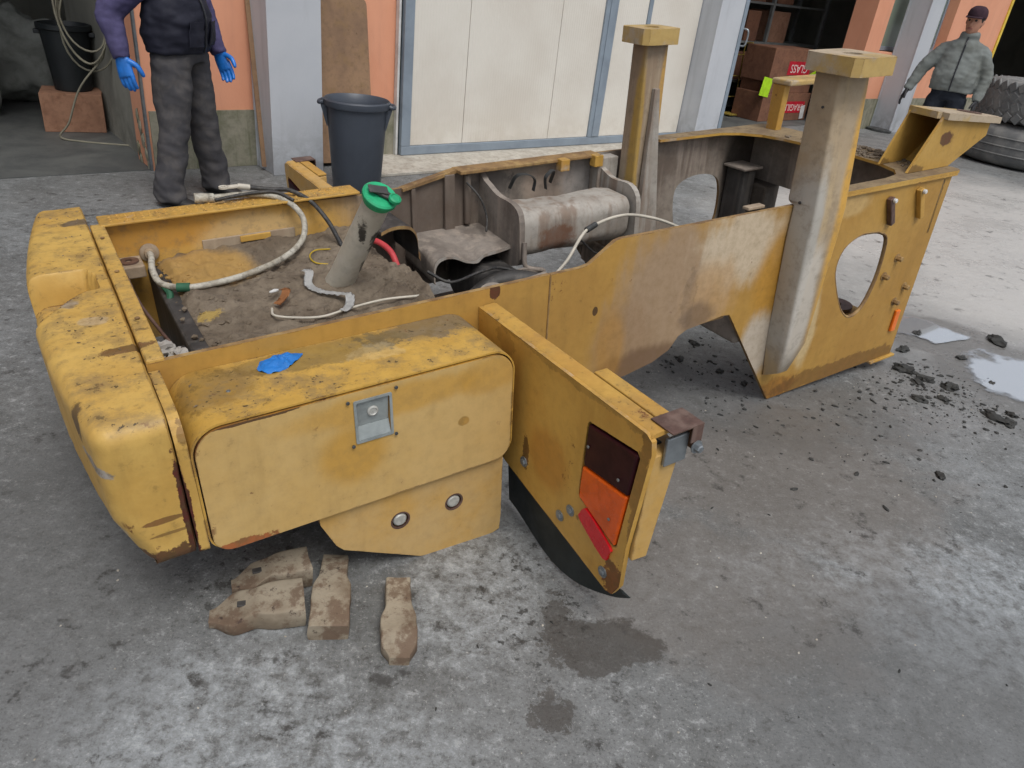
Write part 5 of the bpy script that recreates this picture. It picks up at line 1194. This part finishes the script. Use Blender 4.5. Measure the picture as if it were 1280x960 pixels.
# ================================================================== BUCKET TEETH ON THE CONCRETE
def tooth(loc, rz, L, w0, w1, h0, label, kind=0, tilt=0.0, seed=0, roll=0.0):
    bm = NB(); secs = []; n_ = 26
    for i in range(n_ + 1):
        t = i / n_; y = L*(t - 0.5)
        if kind == 0:      # socket end broad, then waist, then narrower bit
            wd = w1 + (w0 - w1) * sst(0.48, 0.66, t); ht = h0*(0.85 + 0.25*math.sin(t*3.0)) * (1 - 0.25*sst(0.6, 1.0, t))
        elif kind == 1:    # rounded spade end
            wd = w1*(0.55 + 0.45*sst(0.0, 0.18, t)) + (w0 - w1) * sst(0.45, 0.62, t); ht = h0*(0.55 + 0.45*sst(0.0, 0.3, t))
        else:              # wedge pointing to one side
            wd = w1 * (0.35 + 0.65*sst(0.0, 0.28, t)) * (1 - 0.22*math.exp(-((t - 0.48)/0.12)**2)); ht = h0*(0.45 + 0.75*sst(0, 0.6, t))
        ring = []
        for k in range(20):
            a = 2*math.pi*k/20; ca, sa = math.cos(a), math.sin(a); e = 0.17
            x = wd*0.5*math.copysign(abs(ca)**e, ca); z = ht*0.5*math.copysign(abs(sa)**e, sa) + ht*0.5
            p = Vector((x, y, z)); p += Vector((1, 1, 1))*0.004*noise.noise(p*22 + Vector((seed*9, 0, 0))); p.z = max(p.z, 0.0)
            ring.append(bm.verts.new(p))
        secs.append(ring)
    for A, B in zip(secs, secs[1:]):
        for k in range(20): bm.faces.new((A[k], A[(k+1) % 20], B[(k+1) % 20], B[k]))
    for g_ in (secs[0], secs[-1]):
        c = bm.verts.new(sum((v.co for v in g_), Vector())/20)
        for k in range(20): bm.faces.new((g_[k], g_[(k+1) % 20], c))
    t = mobj('bucket_tooth', bm, MT['tooth'], None, 45)
    t.location = loc; t.rotation_euler = (tilt, roll, rz)
    bmesh_slot = NB(); 
    if kind == 2:
        box(bmesh_slot, (-0.012, -0.05, h0*0.9), (0.008, 0.0, h0*0.985), 0.003); s = mobj('pin_slot', bmesh_slot, MT['darkmetal'], t)
    else:
        lathe(bmesh_slot, [(0, 0), (0.008, 0), (0.007, 0.003), (0, 0.003)], 10, Matrix.Translation((0.0, L*0.28, h0*0.80))); s = mobj('pin_hole', bmesh_slot, MT['brownmetal'], t)
    return tag(t, label, 'bucket tooth', 'worn bucket teeth lying on the concrete')
tooth((-0.61, 1.425, 0.0), R(-70), 0.245, 0.10, 0.125, 0.055, 'rusty bucket tooth in front of the pair pointing left', 2, 0, 1)
tooth((-0.615, 1.55, 0.0), R(-63), 0.215, 0.085, 0.10, 0.06, 'pale and rust bucket tooth behind the one pointing left', 2, 0, 2)
tooth((-0.43, 1.515, 0.0), R(11), 0.285, 0.075, 0.105, 0.06, 'upright laid bucket tooth with pale square end next to the pair', 0, 0, 3)
tooth((-0.23, 1.45, 0.0), R(12), 0.265, 0.072, 0.098, 0.05, 'bucket tooth with rounded spade end lying apart at right', 1, 0, 4)

# ================================================================== DIRT ON THE GROUND
clods = [(2.32, 4.09, .045, 'by the far puddle'), (2.13, 3.82, .05, 'close to the rear chassis foot'), (2.02, 3.55, .075, 'first of the dark row behind the machine'), (2.10, 3.46, .055, ''), (2.19, 3.40, .07, ''), (2.44, 3.80, .042, 'between the two puddles'),
         (2.80, 4.11, .075, 'large and far right above the puddle'), (2.28, 3.14, .06, 'below the bright puddle'), (2.33, 3.09, .05, ''), (1.77, 2.56, .03, 'alone in the middle of the yard'), (2.10, 3.26, .04, ''), (1.97, 3.23, .045, ''), (2.39, 3.18, .04, ''), (2.47, 3.52, .03, 'on the puddle edge'),
         (0.92, 3.56, .045, ''), (1.00, 3.27, .04, ''), (0.82, 3.35, .035, ''), (2.04, 3.42, .04, ''), (1.10, 3.17, .03, '')]
for i, (x, y, r_, w_) in enumerate(clods):
    bm = NB(); rock(bm, (0, 0, 0), r_*0.55, random.uniform(1.0, 1.7), random.uniform(0.7, 1.0), 0.55, random.random()*3, 3, 0.7, i*1.7)
    for v in bm.verts: v.co.z = max(v.co.z, -r_*0.12)
    o = mobj('dirt_clod', bm, MT['black_clod'], None, 45); o.location = (x, y, r_*0.12)
    if w_: lb = 'black dirt clod on the concrete, ' + w_
    elif x < 1.2: lb = '%s black dirt clod on the ground under the raised wheel notch' % {14: 'farthest', 15: 'middle', 16: 'leftmost', 18: 'nearest'}[i]
    else: lb = 'black dirt clod in the scattered trail behind the machine, %s' % {3: 'second of its dark row', 4: 'third and widest of its row', 8: 'beside the puddle one', 10: 'before the open yard', 11: 'nearest the rear side panel', 12: 'last towards the right edge', 17: 'just before the row'}[i]
    tag(o, lb, 'dirt clod', 'black dirt clods on the yard')
cr = Crumbs(); rnd = random.Random(12)
for i in range(1500):
    q = rnd.random()
    if q < 0.42: x, y = rnd.gauss(2.12, 0.22), rnd.gauss(3.30, 0.20)
    elif q < 0.62: x, y = rnd.gauss(0.95, 0.25), rnd.gauss(3.35, 0.22)
    elif q < 0.80: x, y = rnd.gauss(1.4, 0.4), rnd.gauss(2.9, 0.25)
    else: x, y = rnd.uniform(-1.2, 2.8), rnd.uniform(1.05, 3.6)
    r_ = rnd.choice((0.0015, 0.002, 0.002, 0.003, 0.003, 0.004, 0.005, 0.007, 0.011)) * (1.0 if q < 0.8 else 0.5)
    cr.add((x, y, r_*0.2), r_, rnd.uniform(0.8, 1.8), rnd.uniform(0.5, 1.0), 0.5, rnd.random()*3, 0.45, i)
tag(cr.build('dirt_crumbs', MT['black_clod']), 'small black dirt crumbs scattered over the concrete', 'dirt', kind='stuff')
cr = Crumbs()
for i in range(220):
    x, y = rnd.uniform(-1.3, 2.8), rnd.uniform(0.95, 3.4)
    r_ = rnd.choice((0.0015, 0.002, 0.003, 0.004))
    cr.add((x, y, r_*0.2), r_, 1.2, 0.9, 0.6, rnd.random()*3, 0.4, i)
tag(cr.build('pale_grit', MT['apron']), 'pale grit scattered over the concrete', 'grit', kind='stuff')

# ================================================================== PEOPLE
def ringpts(c, t, ref, rx, ry, seg, e=1.0):
    t = t.normalized(); u = (ref - t*ref.dot(t)).normalized(); v = t.cross(u); out = []
    for k in range(seg):
        a = 2*math.pi*k/seg; ca, sa = math.cos(a), math.sin(a)
        out.append(c + u*rx*math.copysign(abs(ca)**e, ca) + v*ry*math.copysign(abs(sa)**e, sa))
    return out
def loft(bm, pts, rad, ref=Vector((1, 0, 0)), seg=18, e=1.0, n_=4, cap=True):
    pts = [Vector(p) for p in pts]
    rad = [(r, r) if not isinstance(r, (tuple, list)) else r for r in rad]
    P = spline(pts, n_); Q = spline([(a, b_, 0) for a, b_ in rad], n_); rings = []
    for i, p in enumerate(P):
        t = P[min(i+1, len(P)-1)] - P[max(i-1, 0)]
        rings.append([bm.verts.new(q) for q in ringpts(p, t, ref, max(Q[i].x, 0.002), max(Q[i].y, 0.002), seg, e)])
    for A, B in zip(rings, rings[1:]):
        for k in range(seg): bm.faces.new((A[k], A[(k+1) % seg], B[(k+1) % seg], B[k]))
    if cap: bm.faces.new(rings[0][::-1]); bm.faces.new(rings[-1])
def union(name, bm, mat, parent, vox=0.012, smooth_it=4, wr=None):
    bmesh.ops.recalc_face_normals(bm, faces=bm.faces)
    me = bpy.data.meshes.new('tmp'); bm.to_mesh(me); bm.free()
    tmp = bpy.data.objects.new('tmp', me); COL.objects.link(tmp)
    md = tmp.modifiers.new('r', 'REMESH'); md.mode = 'VOXEL'; md.voxel_size = vox
    ms = tmp.modifiers.new('s', 'SMOOTH'); ms.iterations = smooth_it; ms.factor = 0.5
    dg = bpy.context.evaluated_depsgraph_get(); dg.update()
    m2 = bpy.data.meshes.new_from_object(tmp.evaluated_get(dg)); bpy.data.objects.remove(tmp)
    if wr:
        nrm = [v.normal.copy() for v in m2.vertices]
        for v, nn in zip(m2.vertices, nrm): v.co += nn * wr(v.co)
    for p in m2.polygons: p.use_smooth = True
    m2.materials.clear(); m2.materials.append(mat); m2.name = name
    if parent is None: return link(name, m2)
    return link(name, m2, parent)
def hand(bm, wrist, d, fwd, side, s=1.0, curl=0.35):
    """palm plus five fingers; d points down the arm, fwd to the thumb edge, side to the palm"""
    d = d.normalized(); fwd = (fwd - d*fwd.dot(d)).normalized(); side = (side - d*side.dot(d) - fwd*side.dot(fwd)).normalized()
    loft(bm, [wrist - d*0.02, wrist + d*0.03*s, wrist + d*0.095*s], [(0.027*s, 0.020*s), (0.038*s, 0.019*s), (0.042*s, 0.016*s)], fwd, 14)
    for i, (off, L_, r_) in enumerate(((0.031, 0.075, 0.0098), (0.010, 0.084, 0.0102), (-0.011, 0.078, 0.0098), (-0.031, 0.060, 0.0088))):
        b0 = wrist + d*0.085*s + fwd*off*s
        c = curl*(0.8 + 0.15*i)
        p1 = b0 + (d + side*c*0.3)*L_*0.45*s; p2 = p1 + (d*0.85 + side*c*0.9)*L_*0.32*s; p3 = p2 + (d*0.6 + side*c*1.4)*L_*0.28*s
        loft(bm, [b0, p1, p2, p3], [r_*s*1.08, r_*s, r_*0.93*s, r_*0.7*s], fwd, 10)
    b0 = wrist + d*0.025*s + fwd*0.028*s
    p1 = b0 + (d*0.6 + fwd*0.75 + side*0.25)*0.042*s; p2 = p1 + (d*0.9 + fwd*0.30 + side*0.3)*0.034*s; p3 = p2 + (d*0.95 + fwd*0.1 + side*0.35)*0.024*s
    loft(bm, [b0, p1, p2, p3], [0.015*s, 0.0125*s, 0.0115*s, 0.008*s], fwd, 10)
def person(loc, rz, label, J, look, mats, yawhead=0.0, vest=False, group=None):
    """J: joint dictionary in the person's own space, x to the right, y forward, z up"""
    V = Vector; bk = look.get('bulk', 1.0)
    # -------- body, one continuous surface
    bm = NB()
    loft(bm, [J['pel'] - V((0, 0, 0.06)), J['pel'], J['waist'], J['chest'], J['neckb'], J['neck']], [(0.13, 0.09), (0.16, 0.105), (0.14, 0.10), (0.165, 0.11), (0.10, 0.075), (0.055, 0.058)])
    for s in ('R', 'L'):
        loft(bm, [J['hip'+s], J['knee'+s], J['calf'+s], J['ank'+s]], [0.078, 0.055, 0.052, 0.036])
        loft(bm, [J['ank'+s] + V((0, -0.04, -0.03)), J['ank'+s] + V((0, 0.05, -0.045)), J['ank'+s] + V((0, 0.15, -0.06))], [(0.035, 0.03), (0.04, 0.03), (0.034, 0.018)])
        loft(bm, [J['sh'+s], J['el'+s], J['wr'+s]], [0.052, 0.040, 0.027])
        d = (J['wr'+s] - J['el'+s])
        hand(bm, J['wr'+s], d, J['fwd'+s], V((-1 if s == 'R' else 1, 0, 0)), 0.74)
    hb = J['head']; Rh = Matrix.Rotation(yawhead, 3, 'Z')
    H = lambda x, y, z: hb + Rh @ V((x, y, z))
    loft(bm, [J['neckb'], J['neck'], H(0, 0.0, -0.06)], [0.066, 0.056, 0.055])
    loft(bm, [H(0, 0.025, -0.125), H(0, 0.022, -0.095), H(0, 0.012, -0.045), H(0, 0.0, 0.01), H(0, -0.008, 0.06), H(0, -0.01, 0.10), H(0, -0.01, 0.118)], [(0.026, 0.035), (0.05, 0.068), (0.066, 0.086), (0.074, 0.095), (0.074, 0.096), (0.055, 0.072), (0.02, 0.03)], Rh @ V((1, 0, 0)), 22)
    loft(bm, [H(0, 0.085, 0.018), H(0, 0.102, -0.012), H(0, 0.113, -0.030), H(0, 0.095, -0.040)], [0.008, 0.011, 0.015, 0.010], Rh @ V((1, 0, 0)), 10)
    for s in (-1, 1):
        loft(bm, [H(s*0.074, -0.012, 0.02), H(s*0.082, -0.018, 0.0), H(s*0.078, -0.008, -0.03)], [(0.008, 0.017), (0.010, 0.02), (0.007, 0.011)], Rh @ V((1, 0, 0)), 10)
        loft(bm, [H(s*0.055, 0.075, 0.030), H(s*0.03, 0.092, 0.034), H(s*0.012, 0.092, 0.028)], [0.007, 0.009, 0.006], V((0, 0, 1)), 8)
    p = union('person', bm, MT['skin'], None, 0.0075, 3)
    p.location = loc; p.rotation_euler = (0, 0, rz); tag(p, label, 'person', group)
    for s in (-1, 1):
        bm = NB(); bmesh.ops.create_uvsphere(bm, u_segments=12, v_segments=8, radius=0.0125)
        for v in bm.verts: v.co = H(s*0.031, 0.083, 0.012) + v.co
        mobj('eye', bm, MT['eye'], p, 179)
    bm = NB(); loft(bm, [H(-0.024, 0.088, -0.066), H(0, 0.097, -0.064), H(0.024, 0.088, -0.066)], [0.004, 0.008, 0.004], V((0, 0, 1)), 10); mobj('mouth', bm, MT['lip'], p, 179)
    bm = NB()
    loft(bm, [H(0, -0.03, -0.055), H(0, -0.022, 0.0), H(0, -0.016, 0.05), H(0, -0.012, 0.10), H(0, -0.012, 0.127)], [(0.060, 0.072), (0.080, 0.088), (0.083, 0.098), (0.062, 0.078), (0.02, 0.03)], Rh @ V((1, 0, 0)), 22)
    mobj('hair', bm, MT['hair'], p, 179)
    if look.get('cap'):
        bm = NB()
        loft(bm, [H(0, -0.008, 0.035), H(0, -0.010, 0.07), H(0, -0.012, 0.11), H(0, -0.012, 0.14), H(0, -0.012, 0.148)], [(0.090, 0.112), (0.092, 0.112), (0.082, 0.098), (0.05, 0.06), (0.012, 0.015)], Rh @ V((1, 0, 0)), 24)
        cpo = mobj('cap', bm, MT['capcloth'], p, 179)
        bm = NB(); br = []
        for k in range(13):
            a = math.pi*(k/12); br.append((H(0.082*math.cos(a), 0.06 + 0.03*math.sin(a), 0.048), H(0.08*math.cos(a), 0.06 + 0.115*math.sin(a), 0.034 - 0.0*math.sin(a))))
        for off in (0, -0.006):
            g = [[bm.verts.new(q + V((0, 0, off))) for q in r_] for r_ in br]
            for A, B in zip(g, g[1:]): bm.faces.new((A[0], A[1], B[1], B[0]))
        mobj('cap_brim', bm, MT['capcloth'], cpo)
    # -------- trousers
    fold = lambda f, a: (lambda co: a*(noise.noise(V((co.x*9, co.y*9, co.z*f))) + 0.6*noise.noise(V((co.x*20, co.y*20, co.z*f*2.2)))))
    bm = NB()
    loft(bm, [J['pel'] + V((0, 0, 0.14)), J['pel'] + V((0, 0, 0.03)), J['pel'] - V((0, 0, 0.07))], [(0.168*bk**0.5, 0.122*bk), (0.182*bk**0.5, 0.132*bk), (0.172*bk**0.5, 0.125*bk)])
    for s in ('R', 'L'):
        k_, a_ = J['knee'+s], J['ank'+s]
        loft(bm, [J['hip'+s] + V((0, 0, 0.03)), J['hip'+s].lerp(k_, 0.5), k_, k_.lerp(a_, 0.5), a_ + V((0, 0.0, 0.06)), a_ + V((0, 0.005, -0.045))], [(0.097*bk**0.5, 0.112*bk), (0.092*bk**0.5, 0.102*bk), (0.080*bk**0.8, 0.086*bk**0.8), (0.078*bk**0.6, 0.085*bk**0.6), (0.078*bk**0.5, 0.090*bk**0.5), (0.082*bk**0.4, 0.094*bk**0.4)])
    union('trousers', bm, mats['trousers'], p, 0.011, 3, lambda co: 0.009*noise.noise(V((co.x*8 + co.z*5, co.y*8 - co.z*4, co.z*9))) + 0.006*noise.noise(V((co.x*15 - co.z*11, co.y*15 + co.z*9, co.z*19))) + 0.008*noise.noise(V((co.x*11 + co.z*9, co.y*6, co.z*17 + co.y*14)))*(1.3 - sst(0.15, 0.45, co.z)))
    for s in ('R', 'L'):
        a = J['ank'+s]; bm = NB()
        loft(bm, [a + V((0, -0.085, -0.055)), a + V((0, -0.03, -0.045)), a + V((0, 0.06, -0.05)), a + V((0, 0.14, -0.062)), a + V((0, 0.195, -0.072))], [(0.030, 0.028), (0.042, 0.04), (0.048, 0.036), (0.050, 0.027), (0.03, 0.014)], V((1, 0, 0)), 18)
        loft(bm, [a + V((0, -0.02, -0.05)), a + V((0, -0.02, 0.05))], [(0.048, 0.055), (0.045, 0.052)], V((1, 0, 0)), 16)
        sh = union('shoe', bm, mats['shoe'], p, 0.008, 2)
        for v in sh.data.vertices: v.co.z = max(v.co.z, 0.002)
    # -------- upper clothes
    bm = NB()
    gx = look.get('girth', 1.0)
    loft(bm, [J['pel'] + V((0, 0, look['hem'])), J['pel'] + V((0, 0.0, look['hem'] + 0.08)), J['waist'] + V((0, 0.01, 0.02)), J['chest'], J['chest'] + V((0, -0.01, 0.13)), J['neckb'] + V((0, -0.005, 0.0)), J['neckb'] + V((0, 0, 0.045))], [(0.190*gx, 0.142*gx), (0.198*gx, 0.152*gx), (0.195*gx, 0.158*gx), (0.205, 0.150), (0.195, 0.125), (0.105, 0.095), (0.075, 0.075)], seg=26, e=0.9)
    if not vest:
        loft(bm, [J['neckb'] + V((0, 0.005, 0.0)), J['neckb'] + V((0, 0.012, 0.075))], [(0.095, 0.09), (0.088, 0.088)])
    arm_bm = NB() if vest else bm
    for s in ('R', 'L'):
        sx = 1 if s == 'R' else -1
        sh_, el, wr_ = J['sh'+s], J['el'+s], J['wr'+s]
        loft(arm_bm, [sh_ + V((-0.07*sx, 0, -0.045)), sh_ + V((0.005*sx, 0, -0.04)), sh_.lerp(el, 0.5), el, el.lerp(wr_, 0.55), wr_ + (wr_ - el).normalized()*0.015], [0.070, 0.078, 0.070*gx**0.5*bk**0.7, 0.064*gx**0.5*bk**0.7, 0.056*bk**0.7, 0.045*bk**0.5], seg=16)
    fw = lambda co: 0.008*noise.noise(V((co.x*7, co.y*7, co.z*13))) + 0.007*noise.noise(V((co.x*16, co.y*16, co.z*30)))
    if vest:
        fv = lambda co: fw(co)*1.1 + 0.007*abs(math.sin(co.z*20 + 1.2*noise.noise(co*4)))
        up_o = union('padded_vest', bm, mats['top'], p, 0.011, 3, fv)
        sw = union('sweater', (lambda: (loft(arm_bm, [J['waist'], J['chest'], J['chest'] + V((0, 0, 0.12)), J['neckb'] + V((0, 0, 0.06))], [(0.15, 0.11), (0.17, 0.12), (0.165, 0.10), (0.07, 0.07)]), arm_bm)[1])(), mats['sleeve'], p, 0.010, 3, lambda co: 0.007*noise.noise(V((co.x*9 + co.z*6, co.y*9, co.z*18))) + 0.004*noise.noise(V((co.x*20, co.y*20, co.z*40))))
    else:
        up_o = union('jacket', bm, mats['top'], p, 0.010, 3, fw)
    # zip and pockets
    def front(x, z):
        best = None
        for v in up_o.data.vertices:
            if abs(v.co.x - x) < 0.02 and abs(v.co.z - z) < 0.02 and (best is None or v.co.y > best): best = v.co.y
        return best if best is not None else 0.15
    zs = [J['pel'].z + look['hem'] + 0.01 + (J['neckb'].z + 0.03 - J['pel'].z - look['hem'] - 0.01)*i/14 for i in range(15)]
    bm = NB(); tube(bm, [(0.0, front(0, z) + 0.002, z) for z in zs], 0.007, 6); mobj('zip', bm, mats['zip'], up_o)
    if vest:
        for sx in (-1, 1):
            bm = NB(); rows = []
            for i in range(9):
                z = J['pel'].z + look['hem'] + 0.05 + 0.14*i/8; rows.append([])
                for k in range(7):
                    x = sx*(0.045 + 0.10*k/6); rows[-1].append((x, front(x, z) + 0.006, z))
            for off in (0.0, 0.007):
                g = [[bm.verts.new((x, y + off, z)) for x, y, z in r_] for r_ in rows]
                for A, B in zip(g, g[1:]):
                    for k in range(6): bm.faces.new((A[k], A[k+1], B[k+1], B[k]))
            bmesh.ops.bridge_loops(bm, edges=[e for e in bm.edges if e.is_boundary])
            mobj('pocket', bm, mats['top'], up_o, 50)
    # -------- gloves
    for s in ('R', 'L'):
        bm = NB(); d = (J['wr'+s] - J['el'+s]).normalized()
        loft(bm, [J['wr'+s] - d*0.035, J['wr'+s] + d*0.01], [(0.038, 0.036), (0.034, 0.030)], V((0, 1, 0)), 14)
        hand(bm, J['wr'+s], d, J['fwd'+s], V((-1 if s == 'R' else 1, 0, 0)), 1.12*bk**0.6)
        union('glove', bm, mats['glove'], p, 0.0050, 2)
    return p
V = Vector
def joints(**k):
    J = dict(pel=V((0, 0, 0.95)), waist=V((0, 0.0, 1.10)), chest=V((0, 0.0, 1.28)), neckb=V((0, -0.01, 1.47)), neck=V((0, 0.005, 1.53)), head=V((0, 0.02, 1.645)),
             hipR=V((0.095, 0, 0.88)), kneeR=V((0.12, 0.02, 0.49)), calfR=V((0.14, -0.01, 0.33)), ankR=V((0.16, -0.02, 0.085)),
             hipL=V((-0.095, 0, 0.88)), kneeL=V((-0.12, 0.02, 0.49)), calfL=V((-0.14, -0.01, 0.33)), ankL=V((-0.16, -0.02, 0.085)),
             shR=V((0.162, -0.01, 1.405)), elR=V((0.27, -0.03, 1.14)), wrR=V((0.29, 0.05, 0.90)), shL=V((-0.162, -0.01, 1.405)), elL=V((-0.27, -0.03, 1.14)), wrL=V((-0.28, 0.06, 0.90)), fwdR=V((0, 1, 0)), fwdL=V((0, 1, 0)))
    J.update({a: V(b_) for a, b_ in k.items()}); return J
zipm = plain('dark_zip', lin(40, 42, 48), 0.4, 0.3)
person((-2.335, 4.975, 0.0), R(-97), 'man in navy padded vest, charcoal trousers and blue gloves behind the chassis',
       joints(ankR=(0.215, -0.03, 0.085), calfR=(0.18, -0.03, 0.33), kneeR=(0.14, 0.0, 0.49), ankL=(-0.2, 0.06, 0.085), calfL=(-0.17, 0.03, 0.33), kneeL=(-0.135, 0.04, 0.49), elR=(0.30, -0.23, 1.14), wrR=(0.33, -0.17, 0.91), elL=(-0.27, 0.03, 1.13), wrL=(-0.26, 0.12, 0.93)),
       dict(hem=-0.015, girth=1.15, bulk=1.18), dict(trousers=MT['trousers'], top=MT['vest'], sleeve=MT['sweater'], glove=MT['blueglove'], shoe=MT['shoe'], zip=zipm), 0.3, True)
person((4.30, 8.80, 0.0), R(150), 'man in grey zipped jacket, dark cap and black gloves beyond the chassis',
       joints(elR=(0.33, 0.02, 1.16), wrR=(0.40, 0.08, 0.94), elL=(-0.28, -0.02, 1.15), wrL=(-0.28, 0.08, 0.92), kneeR=(0.15, 0.04, 0.5), ankR=(0.2, 0.02, 0.085), calfR=(0.18, 0.0, 0.33)),
       dict(hem=0.02, girth=1.14, cap=True), dict(trousers=MT['navytrousers'], top=MT['jacket'], glove=MT['blackglove'], shoe=MT['shoe'], zip=zipm), R(-12), False)
